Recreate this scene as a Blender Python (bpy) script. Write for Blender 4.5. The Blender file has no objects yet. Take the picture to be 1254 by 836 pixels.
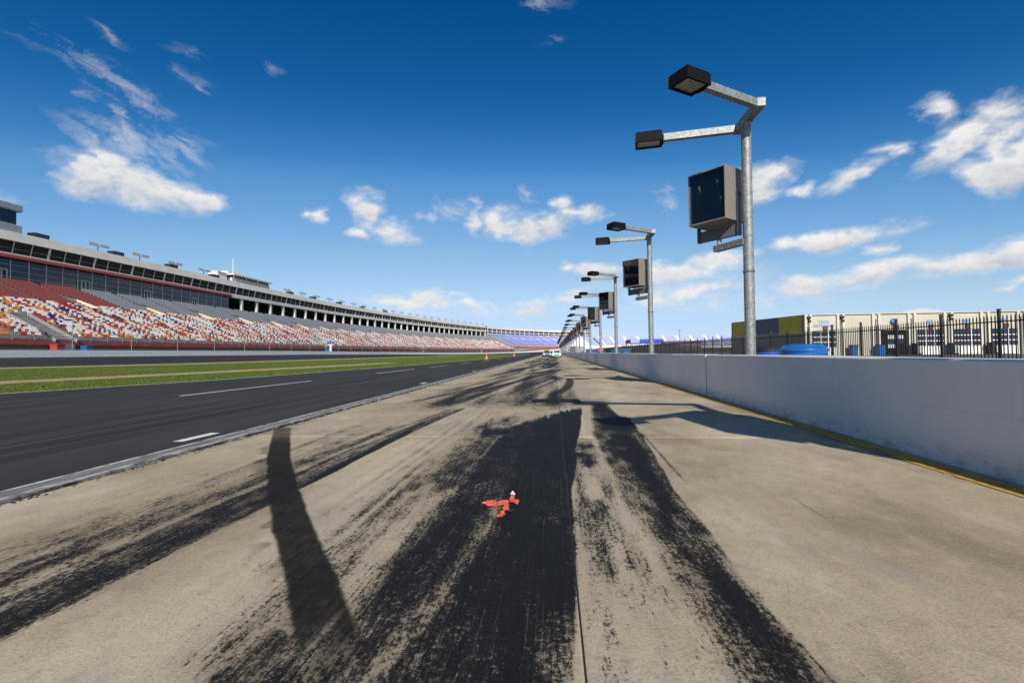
import bpy, bmesh, math, random
import numpy as np
from mathutils import Vector, Matrix
random.seed(7); rng = np.random.default_rng(11)
S = bpy.context.scene
COL = S.collection
R = math.radians

# ------------------------------------------------------------------ camera
F_PX, W_PX, H_PX = 592.0, 1254.0, 836.0
YAW, PITCH, ROLL = R(4.907), R(1.318), R(0.70)
fwd = Vector((-math.sin(YAW)*math.cos(PITCH), math.cos(YAW)*math.cos(PITCH), math.sin(PITCH)))
rt0 = Vector((math.cos(YAW), math.sin(YAW), 0)); up0 = rt0.cross(fwd)
rt = rt0*math.cos(ROLL) - up0*math.sin(ROLL); up = up0*math.cos(ROLL) + rt0*math.sin(ROLL)
cd = bpy.data.cameras.new('camera'); cam = bpy.data.objects.new('camera', cd); COL.objects.link(cam)
m = Matrix((rt, up, -fwd)).transposed().to_4x4(); m.translation = (0, 0, 1.0); cam.matrix_world = m
cd.sensor_width = 36; cd.lens = 36*F_PX/W_PX; cd.clip_start = .05; cd.clip_end = 9000
S.camera = cam
def ray(px, py):
    return (rt*((px-W_PX/2)/F_PX) - up*((py-H_PX/2)/F_PX) + fwd)

# ------------------------------------------------------------------ light
SUN = Vector((0.268, -1.55, 1.0)).normalized()
sl = bpy.data.lights.new('sun', 'SUN'); sl.energy = 5.0; sl.angle = R(.5); sl.color = (1.0, .93, .81)
so = bpy.data.objects.new('sun', sl); COL.objects.link(so); so.location = (30, -90, 80)
so.rotation_euler = SUN.to_track_quat('Z', 'Y').to_euler()
S.view_settings.view_transform = 'Standard'; S.view_settings.look = 'None'
S.view_settings.exposure = 0.25; S.view_settings.gamma = 1

world = bpy.data.worlds.new('World'); S.world = world; world.use_nodes = True
def build_world():
    nt = world.node_tree; nt.nodes.clear(); N = nt.nodes.new; L = nt.links.new
    out = N('ShaderNodeOutputWorld'); bg = N('ShaderNodeBackground'); L(bg.outputs[0], out.inputs[0])
    bg.inputs[1].default_value = .1
    sky = N('ShaderNodeTexSky'); sky.sky_type = 'NISHITA'; sky.sun_disc = False
    sky.sun_elevation = math.asin(SUN.z); sky.sun_rotation = math.atan2(SUN.x, SUN.y)
    sky.altitude = 200; sky.air_density = .7; sky.dust_density = .3; sky.ozone_density = 3.0
    # a polarising filter's deep blue: a tone curve on the sky's colours
    def vm(op, a, k):
        n = N('ShaderNodeVectorMath'); n.operation = op; L(a, n.inputs[0]); n.inputs[3].default_value = k; return n.outputs[0]
    cv = N('ShaderNodeRGBCurve'); L(vm('SCALE', sky.outputs[0], .1), cv.inputs['Color'])
    for c, pts in zip(cv.mapping.curves, (SKY_R, SKY_G, SKY_B)):
        while len(c.points) < len(pts): c.points.new(.5, .5)
        for p, q in zip(c.points, pts): p.location = q
    cv.mapping.extend = 'EXTRAPOLATED'; cv.mapping.update()
    L(vm('SCALE', cv.outputs[0], 10.0), bg.inputs[0])
SKY_R = [(0, 0), (.067, .003), (.088, .013), (.143, .115), (.337, .36), (.65, .51), (1.1, .92)]
SKY_G = [(0, 0), (.122, .072), (.162, .12), (.257, .295), (.55, .55), (.83, .64), (1.25, 1.03)]
SKY_B = [(0, 0), (.25, .235), (.32, .335), (.48, .57), (.82, .75), (1.25, 1.12)]
build_world()

# ------------------------------------------------------------------ materials
def newmat(name):
    m = bpy.data.materials.new(name); m.use_nodes = True; nt = m.node_tree
    return m, nt, nt.nodes['Principled BSDF']
class NT:
    def __init__(s, nt): s.nt = nt
    def n(s, t, **kw):
        x = s.nt.nodes.new(t)
        for k, v in kw.items(): setattr(x, k, v)
        return x
    def l(s, a, b): s.nt.links.new(a, b)
    def pos(s, scale=(1, 1, 1), obj=False):
        o = s.n('ShaderNodeTexCoord').outputs['Object'] if obj else s.n('ShaderNodeNewGeometry').outputs['Position']
        mp = s.n('ShaderNodeMapping'); mp.inputs['Scale'].default_value = scale; s.l(o, mp.inputs[0]); return mp.outputs[0]
    def noise(s, vec, scale, detail=4, rough=.55, out='Fac'):
        x = s.n('ShaderNodeTexNoise'); x.inputs['Scale'].default_value = scale; x.inputs['Detail'].default_value = detail
        x.inputs['Roughness'].default_value = rough; s.l(vec, x.inputs['Vector']); return x.outputs[out]
    def math(s, op, a, b=None, c=None, clamp=False):
        x = s.n('ShaderNodeMath', operation=op, use_clamp=clamp)
        for i, v in enumerate((a, b, c)):
            if v is None: continue
            if isinstance(v, (int, float)): x.inputs[i].default_value = v
            else: s.l(v, x.inputs[i])
        return x.outputs[0]
    def rng(s, v, a, b, c=0, d=1, smooth=True):
        x = s.n('ShaderNodeMapRange'); x.interpolation_type = 'SMOOTHSTEP' if smooth else 'LINEAR'
        for i, q in enumerate((v, a, b, c, d)):
            if isinstance(q, (int, float)): x.inputs[i].default_value = q
            else: s.l(q, x.inputs[i])
        return x.outputs[0]
    def ramp(s, v, stops):
        x = s.n('ShaderNodeValToRGB'); s.l(v, x.inputs[0]); e = x.color_ramp.elements
        while len(e) < len(stops): e.new(.5)
        for i, (p, c) in enumerate(stops): e[i].position = p; e[i].color = (*c, 1)
        return x.outputs[0]
    def mix(s, f, a, b, mode='MIX'):
        x = s.n('ShaderNodeMix', data_type='RGBA', blend_type=mode)
        for i, v in ((0, f), (6, a), (7, b)):
            if isinstance(v, (int, float)): x.inputs[i].default_value = v
            elif isinstance(v, tuple): x.inputs[i].default_value = (*v, 1)
            else: s.l(v, x.inputs[i])
        return x.outputs[2]
    def attr(s, name):
        return s.n('ShaderNodeAttribute', attribute_name=name).outputs['Fac']
    def bump(s, h, strength, dist, bsdf):
        b = s.n('ShaderNodeBump'); b.inputs['Strength'].default_value = strength; b.inputs['Distance'].default_value = dist
        s.l(h, b.inputs['Height']); s.l(b.outputs[0], bsdf.inputs['Normal'])
_m = {}
def mat(name, c, rough=.6, metal=0, var=.12, scale=3, spec=.5, bump=0, obj=False):
    if name in _m: return _m[name]
    m, nt, b = newmat(name); t = NT(nt)
    v = t.noise(t.pos(obj=obj), scale, 5, .6)
    lo = tuple(x*(1-var) for x in c); hi = tuple(min(1, x*(1+var)) for x in c)
    t.l(t.ramp(v, [(.3, lo), (.7, hi)]), b.inputs['Base Color'])
    b.inputs['Roughness'].default_value = rough; b.inputs['Metallic'].default_value = metal
    b.inputs['Specular IOR Level'].default_value = spec
    if bump: t.bump(t.noise(t.pos(obj=obj), scale*12, 3), .4, bump, b)
    _m[name] = m; return m

def concrete_color(t):
    p = t.pos()
    big = t.noise(p, .55, 5, .6); mid = t.noise(t.pos((1, .6, 1)), 4.5, 6, .65); fine = t.noise(p, 85, 4, .75); grit = t.noise(p, 330, 2, .6)
    c = t.ramp(big, [(.28, (.285, .232, .160)), (.5, (.40, .334, .240)), (.72, (.475, .405, .300))])
    c = t.mix(t.rng(mid, .38, .68, 0, .38), c, (.27, .218, .155)); st = t.noise(t.pos((1, .5, 1)), 1.1, 6, .62); c = t.mix(t.rng(st, .49, .66, 0, .8), c, (.215, .175, .122)); c = t.mix(t.rng(st, .47, .3, 0, .6), c, (.52, .45, .345))
    sx = t.n('ShaderNodeSeparateXYZ'); t.l(t.pos(), sx.inputs[0]); xw = t.math('MULTIPLY_ADD', t.noise(t.pos((1, .2, 1)), 1.5, 3), .5, sx.outputs[0])
    worn = t.math('ADD', t.rng(t.math('ABSOLUTE', t.math('ADD', xw, 1.15)), .45, .1, 0, .45), t.rng(t.math('ABSOLUTE', t.math('SUBTRACT', xw, .5)), .35, .05, 0, .4)); c = t.mix(t.math('MULTIPLY', worn, t.rng(mid, .3, .6, .4, 1)), c, (.54, .475, .375))
    c = t.mix(t.rng(fine, .5, .72, 0, .5), c, (.56, .475, .36)); gr2 = t.noise(p, 34, 5, .8); c = t.mix(t.rng(gr2, .48, .32, 0, .4), c, (.20, .16, .115)); c = t.mix(t.rng(gr2, .55, .72, 0, .3), c, (.52, .44, .335))
    c = t.mix(t.rng(fine, .5, .3, 0, .6), c, (.17, .14, .105))
    c = t.mix(t.rng(grit, .62, .72, 0, .5), c, (.12, .10, .08))
    mo = t.noise(t.pos((1, .8, 1)), 11, 5, .7); c = t.mix(t.rng(mo, .52, .72, 0, .5), c, (.23, .19, .135)); c = t.mix(t.rng(mo, .45, .28, 0, .4), c, (.53, .46, .355))
    grey = t.noise(t.pos((.9, .35, 1)), 1.7, 4, .6)
    c = t.mix(t.rng(grey, .55, .75, 0, .5), c, (.30, .285, .255))
    return c, fine, mid, grit
def make_slab_mat():
    m, nt, b = newmat('pit_box_concrete'); t = NT(nt)
    c, fine, mid, grit = concrete_color(t)
    rub = t.attr('rubber'); film = t.attr('film')
    st1 = t.noise(t.pos((75, 3.5, 1)), 1, 4, .6); st2 = t.noise(t.pos((22, 1.3, 1)), 1, 4, .65)
    sp = t.noise(t.pos((1, .7, 1)), 48, 6, .82); pat = t.noise(t.pos((1.3, .6, 1)), 7, 6, .7)
    n = t.math('MULTIPLY_ADD', st1, .17, t.math('MULTIPLY_ADD', st2, .14, t.math('MULTIPLY_ADD', sp, .45, t.math('MULTIPLY', pat, .24))))
    n = t.rng(n, .385, .625, 0, 1, False)
    lo = t.math('SUBTRACT', n, .09); hi = t.math('ADD', n, .09)
    k = t.math('MULTIPLY_ADD', t.rng(rub, lo, hi), .62, t.math('MULTIPLY', t.rng(rub, t.math('SUBTRACT', n, .30), t.math('ADD', n, .30)), .38))
    k = t.math('MULTIPLY', k, t.rng(rub, .02, .12))
    fl = t.noise(t.pos((190, .9, 1)), 1, 3, .6); k = t.math('MULTIPLY', k, t.rng(fl, .62, .72, 1, .72)); k = t.math('MAXIMUM', k, t.math('MULTIPLY', t.rng(fl, .40, .30, 0, .75), t.rng(rub, .12, .45)))
    chip = t.noise(t.pos((1, .8, 1)), 95, 3, .7); k = t.math('MULTIPLY', k, t.rng(chip, t.rng(rub, .55, 1, .60, .70), t.rng(rub, .55, 1, .66, .74), 1, .25))
    # faint scuffed haze of rubber under the solid marks
    haze = t.math('MULTIPLY', t.rng(rub, 0, .85), t.rng(st2, .35, .65, .36, .64))
    c = t.mix(haze, c, (.045, .043, .042))
    dust = t.noise(t.pos(), 150, 4, .75)
    rc = t.ramp(dust, [(.35, (.0025, .003, .0042)), (.55, (.0062, .007, .0088)), (.68, (.017, .017, .0175)), (.80, (.12, .105, .085))])
    c = t.mix(t.math('MULTIPLY', k, .985), c, rc)
    fk = t.math('MULTIPLY', film, t.rng(t.noise(t.pos((40, 8, 1)), 1, 4, .6), .25, .6, .93, .99))
    c = t.mix(fk, c, t.ramp(t.noise(t.pos(), 9, 4), [(.35, (.0085, .008, .0078)), (.7, (.0165, .0145, .0115))]))
    # thin cracks
    v = t.n('ShaderNodeTexVoronoi'); v.feature = 'DISTANCE_TO_EDGE'; v.inputs['Scale'].default_value = .16
    wob = t.noise(t.pos(), 2.2, 6, .7, 'Color'); mx = t.mix(.12, t.pos(), wob); t.l(mx, v.inputs['Vector'])
    pr = t.noise(t.pos(), .35, 2)
    ck = t.math('MULTIPLY', t.rng(v.outputs['Distance'], .0012, .0003), t.rng(pr, .56, .6))
    c = t.mix(t.math('MULTIPLY', ck, .8), c, (.03, .026, .022))
    orr = t.n('ShaderNodeObjectInfo').outputs['Random']
    hv = t.n('ShaderNodeHueSaturation'); t.l(t.rng(orr, 0, 1, .95, 1.05, False), hv.inputs['Value']); t.l(c, hv.inputs['Color'])
    t.l(hv.outputs[0], b.inputs['Base Color'])
    t.l(t.rng(k, 0, 1, .9, .7, False), b.inputs['Roughness']); b.inputs['Specular IOR Level'].default_value = .12
    h = t.math('MULTIPLY_ADD', fine, .8, t.math('MULTIPLY_ADD', grit, .4, t.math('MULTIPLY', k, -.25)))
    t.bump(h, .55, .006, b)
    return m
def make_asphalt(name, base, streak=.5):
    m, nt, b = newmat(name); t = NT(nt); p = t.pos()
    g = t.noise(p, 160, 3, .7); big = t.noise(t.pos((1, .25, 1)), .7, 4)
    c = t.ramp(g, [(.3, tuple(x*.62 for x in base)), (.55, base), (.75, tuple(x*1.9 for x in base))])
    c = t.mix(t.rng(big, .35, .7, 0, .35), c, tuple(x*1.35 for x in base))
    wv = t.noise(t.pos((.25, .05, 1)), 1, 2, out='Color'); pp = t.mix(.06, t.pos((1.7, .045, 1)), wv)
    s1 = t.noise(pp, 1.6, 5, .7); c = t.mix(t.rng(s1, .47, .64, 0, streak), c, tuple(x*.42 for x in base))
    s2 = t.noise(pp, 3.4, 4, .7); c = t.mix(t.rng(s2, .5, .68, 0, streak*.7), c, tuple(x*1.55 for x in base))
    t.l(c, b.inputs['Base Color']); sm = t.n('ShaderNodeSeparateXYZ'); t.l(t.pos(), sm.inputs[0]); jn = t.math('ABSOLUTE', t.math('ADD', t.math('MULTIPLY_ADD', sm.outputs[1], -.012, sm.outputs[0]), 6.65)); jn = t.math('MULTIPLY', t.rng(jn, .028, .008), t.rng(t.noise(t.pos((1, .3, 1)), 4, 5, .7), .4, .5)); c2 = t.mix(t.math('MULTIPLY', jn, .7), c, tuple(x*.25 for x in base)); pt_ = t.noise(t.pos((.5, .12, 1)), .9, 2, .4); c2 = t.mix(t.rng(pt_, .56, .585, 0, .22), c2, tuple(x*.6 for x in base)); t.l(c2, b.inputs['Base Color'])
    b.inputs['Roughness'].default_value = .85; b.inputs['Specular IOR Level'].default_value = .12
    t.bump(g, .5, .006, b); return m
def make_wall_mat():
    m, nt, b = newmat('white_painted_concrete'); t = NT(nt)
    drip = t.noise(t.pos((1, 7, .55)), 1.2, 5, .65); spot = t.noise(t.pos(), 26, 4, .7); big = t.noise(t.pos(), .9, 5, .6)
    c = t.ramp(big, [(.3, (.64, .635, .62)), (.7, (.72, .71, .69))])
    c = t.mix(t.rng(drip, .56, .8, 0, .3), c, (.42, .42, .41)); rb = t.noise(t.pos((1, .35, 5)), 2.4, 5, .7); zz = t.n('ShaderNodeSeparateXYZ'); t.l(t.pos(), zz.inputs[0]); c = t.mix(t.math('MULTIPLY', t.rng(rb, .62, .74, 0, .4), t.rng(zz.outputs[2], .8, .3)), c, (.20, .20, .20)); ln = t.math('ABSOLUTE', t.math('SUBTRACT', zz.outputs[2], .47)); c = t.mix(t.rng(ln, .004, .001, 0, .25), c, (.3, .3, .3))
    c = t.mix(t.rng(spot, .7, .78, 0, .6), c, (.22, .2, .18))
    z = t.n('ShaderNodeSeparateXYZ'); t.l(t.pos(), z.inputs[0])
    foot = t.math('MULTIPLY', t.rng(z.outputs[2], .22, .0), t.rng(t.noise(t.pos((1, 1.1, 2)), 5, 6, .72), .42, .68))
    c = t.mix(t.math('MULTIPLY', foot, .6), c, (.17, .16, .15))
    scr = t.noise(t.pos((1, 1.1, 26)), 2.2, 4, .7); c = t.mix(t.rng(scr, .68, .76, 0, .4), c, (.28, .28, .28))
    t.l(c, b.inputs['Base Color']); b.inputs['Roughness'].default_value = .62
    t.bump(t.noise(t.pos(), 22, 5, .6), .35, .01, b); return m
def make_galv():
    m, nt, b = newmat('galvanised_steel'); t = NT(nt)
    v = t.n('ShaderNodeTexVoronoi'); v.inputs['Scale'].default_value = 38; t.l(t.pos(obj=True), v.inputs['Vector'])
    n = t.noise(t.pos(obj=True), 9, 5, .7)
    f = t.math('MULTIPLY_ADD', v.outputs['Color'], .35, t.math('MULTIPLY', n, .65))
    t.l(t.ramp(f, [(.28, (.13, .145, .15)), (.5, (.22, .235, .24)), (.7, (.34, .35, .345))]), b.inputs['Base Color'])
    b.inputs['Metallic'].default_value = .35; b.inputs['Roughness'].default_value = .55; return m
def make_grass():
    m, nt, b = newmat('mown_grass'); t = NT(nt)
    dirt = t.attr('dirt'); n = t.noise(t.pos((1, .35, 1)), 3.2, 6, .7); f = t.noise(t.pos(), 22, 4, .7); big = t.noise(t.pos((1, .3, 1)), .35, 4)
    c = t.ramp(f, [(.3, (.060, .092, .010)), (.5, (.086, .128, .014)), (.72, (.12, .16, .022))])
    c = t.mix(t.rng(big, .42, .68, 0, .55), c, (.115, .135, .03))
    k = t.rng(dirt, t.math('SUBTRACT', n, .14), t.math('ADD', n, .14))
    c = t.mix(k, c, t.ramp(f, [(.3, (.30, .23, .13)), (.7, (.42, .34, .21))]))
    t.l(c, b.inputs['Base Color']); b.inputs['Roughness'].default_value = .95; b.inputs['Specular IOR Level'].default_value = .1
    t.bump(f, .9, .05, b); return m
def make_glass(name, tint=(.01, .012, .018), rough=.08):
    m, nt, b = newmat(name); t = NT(nt)
    t.l(t.ramp(t.noise(t.pos(), .8, 3), [(.3, tuple(x*.6 for x in tint)), (.7, tuple(x*1.5 for x in tint))]), b.inputs['Base Color'])
    b.inputs['Roughness'].default_value = rough; b.inputs['Specular IOR Level'].default_value = .5; return m
def make_paint(name, c, wear=.5):
    m, nt, b = newmat(name); t = NT(nt)
    n = t.noise(t.pos((1, .5, 1)), 14, 6, .75); st = t.noise(t.pos((30, 2.5, 1)), 1, 4, .7)
    k = t.math('MULTIPLY_ADD', n, .6, t.math('MULTIPLY', st, .4))
    tr = t.n('ShaderNodeBsdfTransparent'); ms = t.n('ShaderNodeMixShader')
    t.l(t.rng(k, wear-.06, wear+.08), ms.inputs[0]); t.l(b.outputs[0], ms.inputs[1]); t.l(tr.outputs[0], ms.inputs[2])
    f = t.noise(t.pos(), 40, 3); t.l(t.ramp(f, [(.3, tuple(x*.75 for x in c)), (.7, c)]), b.inputs['Base Color']); b.inputs['Roughness'].default_value = .7
    t.l(ms.outputs[0], nt.nodes['Material Output'].inputs[0]); return m

M_slab = make_slab_mat(); M_asph = make_asphalt('pit_road_asphalt', (.042, .0415, .041), .85); M_track = make_asphalt('race_track_asphalt', (.034, .034, .037), .8)
M_apron = make_asphalt('paddock_asphalt', (.12, .115, .105), .3); M_wall = make_wall_mat(); M_galv = make_galv(); M_grass = make_grass()
M_infield = mat('dry_infield_ground', (.17, .15, .10), .95, var=.3, scale=.06)
M_white_line = make_paint('white_road_paint', (.72, .72, .70), .60); M_yellow = make_paint('yellow_road_paint', (.56, .345, .03), .545)
M_glass_suite = make_glass('dark_blue_suite_glass', (.012, .022, .05)); M_glass_up = make_glass('dark_open_window', (.010, .009, .009), .25)
M_fascia = mat('grey_beige_fascia', (.50, .48, .44), .7, scale=.5); M_fascia_w = mat('white_fascia', (.66, .65, .61), .6, scale=.4)
M_col = mat('white_column', (.52, .50, .46), .6); M_redband = mat('red_trim_band', (.36, .075, .06), .5)
M_redwall = mat('red_front_wall', (.34, .035, .025), .6, var=.25, scale=.6); M_terrace = mat('grandstand_concrete', (.33, .32, .30), .85, var=.2, scale=.8)
M_beige = mat('cream_vomitory_wall', (.52, .45, .33), .8); M_darkroom = mat('dark_concourse', (.035, .035, .04), .9); M_maroon = mat('dark_maroon_backwall', (.075, .02, .02), .9)
M_black = mat('black_painted_steel', (.012, .012, .014), .45); M_grey = mat('grey_metal', (.25, .26, .27), .5, .3)
M_tower = mat('blue_grey_tower_panel', (.26, .31, .34), .5); M_towerglass = make_glass('navy_tower_glass', (.006, .01, .04), .1)
SEATC = {'white': (.80, .78, .74), 'red': (.48, .045, .025), 'navy': (.022, .035, .14), 'orange': (.74, .27, .035), 'grey': (.30, .305, .315), 'darkred': (.33, .08, .068), 'blue': (.31, .36, .66)}
M_seat = {k: mat(k+'_seat_plastic', c, .5, var=.1, scale=2) for k, c in SEATC.items()}
M_lamp_black = mat('black_lamp_housing', (.005, .005, .006), .7, spec=.12); M_lens = mat('prismatic_lamp_lens', (.30, .29, .25), .2, var=.35, scale=14, obj=True)
M_house = mat('brown_grey_floodlight_housing', (.185, .165, .145), .55, obj=True); M_yoke = mat('dark_grey_yoke', (.095, .11, .12), .5, obj=True)
M_inside = mat('black_floodlight_interior', (.012, .014, .018), .35); M_refl = mat('silver_reflector', (.62, .67, .68), .4, 0)
M_blue = mat('blue_bin_plastic', (.008, .10, .33), .35, var=.15, obj=True); M_beigewall = mat('cream_garage_wall', (.45, .42, .35), .8, var=.1, scale=.4)
M_pil = mat('cream_garage_pilaster', (.50, .47, .40), .8, var=.1); M_yellowpanel = mat('mustard_wall_panel', (.46, .37, .025), .7); M_greypanel = mat('slate_wall_panel', (.115, .12, .14), .7)
M_whitep = mat('white_paint', (.74, .74, .72), .5); M_redp = mat('dark_red_box', (.13, .025, .018), .6); M_bluep = mat('bright_blue_lettering', (.02, .30, .68), .5)
M_tyre = mat('tyre_rubber', (.02, .02, .02), .8); M_carwin = make_glass('car_glass', (.012, .014, .02), .05)
M_fluo = mat('faded_orange_paint', (.86, .13, .06), .6, var=.2, scale=30); M_cone = mat('orange_cone', (.70, .14, .03), .6)

def make_floodglass():
    m, nt, b = newmat('floodlight_glass'); t = NT(nt)
    tr = t.n('ShaderNodeBsdfTransparent'); tr.inputs[0].default_value = (.72, .75, .77, 1); gl = t.n('ShaderNodeBsdfGlossy'); gl.inputs['Roughness'].default_value = .03
    gl.inputs[0].default_value = (.75, .8, .85, 1)
    lw = t.n('ShaderNodeFresnel'); lw.inputs[0].default_value = 1.5; ms = t.n('ShaderNodeMixShader'); t.l(t.math('MULTIPLY', lw.outputs[0], .35), ms.inputs[0]); t.l(tr.outputs[0], ms.inputs[1]); t.l(gl.outputs[0], ms.inputs[2])
    t.l(ms.outputs[0], nt.nodes['Material Output'].inputs[0]); return m
M_fglass = make_floodglass()

# ------------------------------------------------------------------ mesh helpers
class MB:
    def __init__(s): s.v = []; s.f = []; s.mi = []; s.mats = []; s.smooth = []
    def mid(s, m):
        if m not in s.mats: s.mats.append(m)
        return s.mats.index(m)
    def add(s, vs, fs, m, smooth=False):
        o = len(s.v); i = s.mid(m); s.v += [tuple(v) for v in vs]
        for f in fs: s.f.append(tuple(x+o for x in f)); s.mi.append(i); s.smooth.append(smooth)
    def box(s, c, d, m, ax=None, bottom=True):
        hx, hy, hz = d[0]/2, d[1]/2, d[2]/2; c = Vector(c)
        vs = [Vector((x, y, z)) for z in (-hz, hz) for x, y in ((-hx, -hy), (hx, -hy), (hx, hy), (-hx, hy))]
        if ax is not None: vs = [ax @ v for v in vs]
        fs = [(4, 5, 6, 7), (0, 1, 5, 4), (1, 2, 6, 5), (2, 3, 7, 6), (3, 0, 4, 7)] + ([(3, 2, 1, 0)] if bottom else [])
        s.add([v+c for v in vs], fs, m)
    def bevelbox(s, c, d, m, b=.02, ax=None):
        bm = bmesh.new(); bmesh.ops.create_cube(bm, size=1)
        for v in bm.verts: v.co = Vector((v.co.x*d[0], v.co.y*d[1], v.co.z*d[2]))
        bmesh.ops.bevel(bm, geom=list(bm.edges), offset=b, segments=2, affect='EDGES', profile=.5)
        vs = [(ax @ v.co if ax is not None else v.co)+Vector(c) for v in bm.verts]; bm.verts.index_update()
        s.add(vs, [[v.index for v in f.verts] for f in bm.faces], m); bm.free()
    def beam(s, p, q, w, h, m):
        p, q = Vector(p), Vector(q); d = q-p; x = d.normalized(); sd = x.cross(Vector((0, 0, 1)))
        sd = sd.normalized() if sd.length > 1e-4 else Vector((1, 0, 0)); u = sd.cross(x).normalized()
        ax = Matrix((x, sd, u)).transposed(); s.box((p+q)/2, (d.length, w, h), m, ax)
    def tube(s, p, q, r0, r1, m, n=10, cap=True):
        p, q = Vector(p), Vector(q); x = (q-p).normalized(); a = x.orthogonal().normalized(); b = x.cross(a)
        vs = []
        for c, r in ((p, r0), (q, r1)):
            for i in range(n): t = 2*math.pi*i/n; vs.append(c+(a*math.cos(t)+b*math.sin(t))*r)
        fs = [(i, (i+1) % n, n+(i+1) % n, n+i) for i in range(n)]
        s.add(vs, fs, m, True)
        if cap: s.add(vs, [tuple(range(n))[::-1], tuple(range(n, 2*n))], m)
    def lathe(s, c, prof, m, n=24):
        c = Vector(c); vs = []; fs = []
        for (r, z) in prof:
            for i in range(n): t = 2*math.pi*i/n; vs.append(c+Vector((r*math.cos(t), r*math.sin(t), z)))
        for k in range(len(prof)-1):
            for i in range(n): j = (i+1) % n; fs.append((k*n+i, k*n+j, (k+1)*n+j, (k+1)*n+i))
        s.add(vs, fs, m, True)
        if prof[-1][0] > 1e-3: s.add(vs[-n:], [tuple(range(n))], m)
    def build(s, name, parent=None, loc=None, kind=None):
        me = bpy.data.meshes.new(name); me.from_pydata(s.v, [], s.f); me.polygons.foreach_set('material_index', s.mi); me.polygons.foreach_set('use_smooth', s.smooth)
        for m in s.mats: me.materials.append(m)
        me.update(); o = bpy.data.objects.new(name, me); COL.objects.link(o)
        if parent: o.parent = parent
        if loc: o.location = loc
        if kind: o['kind'] = kind
        return o
def empty(name, loc=(0, 0, 0), rz=0):
    o = bpy.data.objects.new(name, None); COL.objects.link(o); o.location = loc; o.rotation_euler = (0, 0, rz); o.empty_display_size = .2; return o
def tag(o, label, cat, group=None):
    o['label'] = label; o['category'] = cat
    if group: o['group'] = group
    return o
def copy_tree(o, parent=None):
    kids = list(o.children); c = o.copy(); COL.objects.link(c); c.parent = parent
    for k in kids: copy_tree(k, c)
    return c
def grid_mesh(name, P, nu, nv, m, kind=None, parent=None, attrs=None, flip=False, smooth=False):
    idx = np.arange(nu*nv).reshape(nu, nv)
    q = np.stack([idx[:-1, :-1], idx[1:, :-1], idx[1:, 1:], idx[:-1, 1:]], -1).reshape(-1, 4)
    if flip: q = q[:, ::-1]
    me = bpy.data.meshes.new(name); me.vertices.add(nu*nv); me.vertices.foreach_set('co', np.ascontiguousarray(P, dtype=np.float32).ravel())
    nf = len(q); me.loops.add(nf*4); me.loops.foreach_set('vertex_index', q.ravel().astype(np.int32)); me.polygons.add(nf)
    me.polygons.foreach_set('loop_start', np.arange(0, nf*4, 4, dtype=np.int32))
    me.materials.append(m); me.update(calc_edges=True); me.validate(); me.polygons.foreach_set('use_smooth', np.full(nf, smooth))
    for k, v in (attrs or {}).items():
        a = me.attributes.new(k, 'FLOAT', 'POINT'); a.data.foreach_set('value', v.astype(np.float32).ravel())
    o = bpy.data.objects.new(name, me); COL.objects.link(o)
    if kind: o['kind'] = kind
    if parent: o.parent = parent
    return o
def quads_mesh(name, V, mi, mats, parent=None, kind=None):
    """V: (nf,4,3) loose quads"""
    nf = len(V); me = bpy.data.meshes.new(name); me.vertices.add(nf*4); me.vertices.foreach_set('co', np.ascontiguousarray(V, dtype=np.float32).ravel())
    me.loops.add(nf*4); me.loops.foreach_set('vertex_index', np.arange(nf*4, dtype=np.int32)); me.polygons.add(nf); me.polygons.foreach_set('loop_start', np.arange(0, nf*4, 4, dtype=np.int32))
    for m_ in mats: me.materials.append(m_)
    me.polygons.foreach_set('material_index', np.asarray(mi, dtype=np.int32)); me.polygons.foreach_set('use_smooth', np.zeros(nf, dtype=bool)); me.update(calc_edges=True)
    o = bpy.data.objects.new(name, me); COL.objects.link(o)
    if parent: o.parent = parent
    if kind: o['kind'] = kind
    return o

# ------------------------------------------------------------------ ground, pit lane
LX, RX = -3.80, 3.36                                   # left edge of the concrete, foot of the pit wall
b = MB(); b.add([(-3500, -3500, -.6), (3500, -3500, -.6), (3500, 3500, -.6), (-3500, 3500, -.6)], [(0, 1, 2, 3)], M_infield)
b.build('ground', kind='structure')

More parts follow.
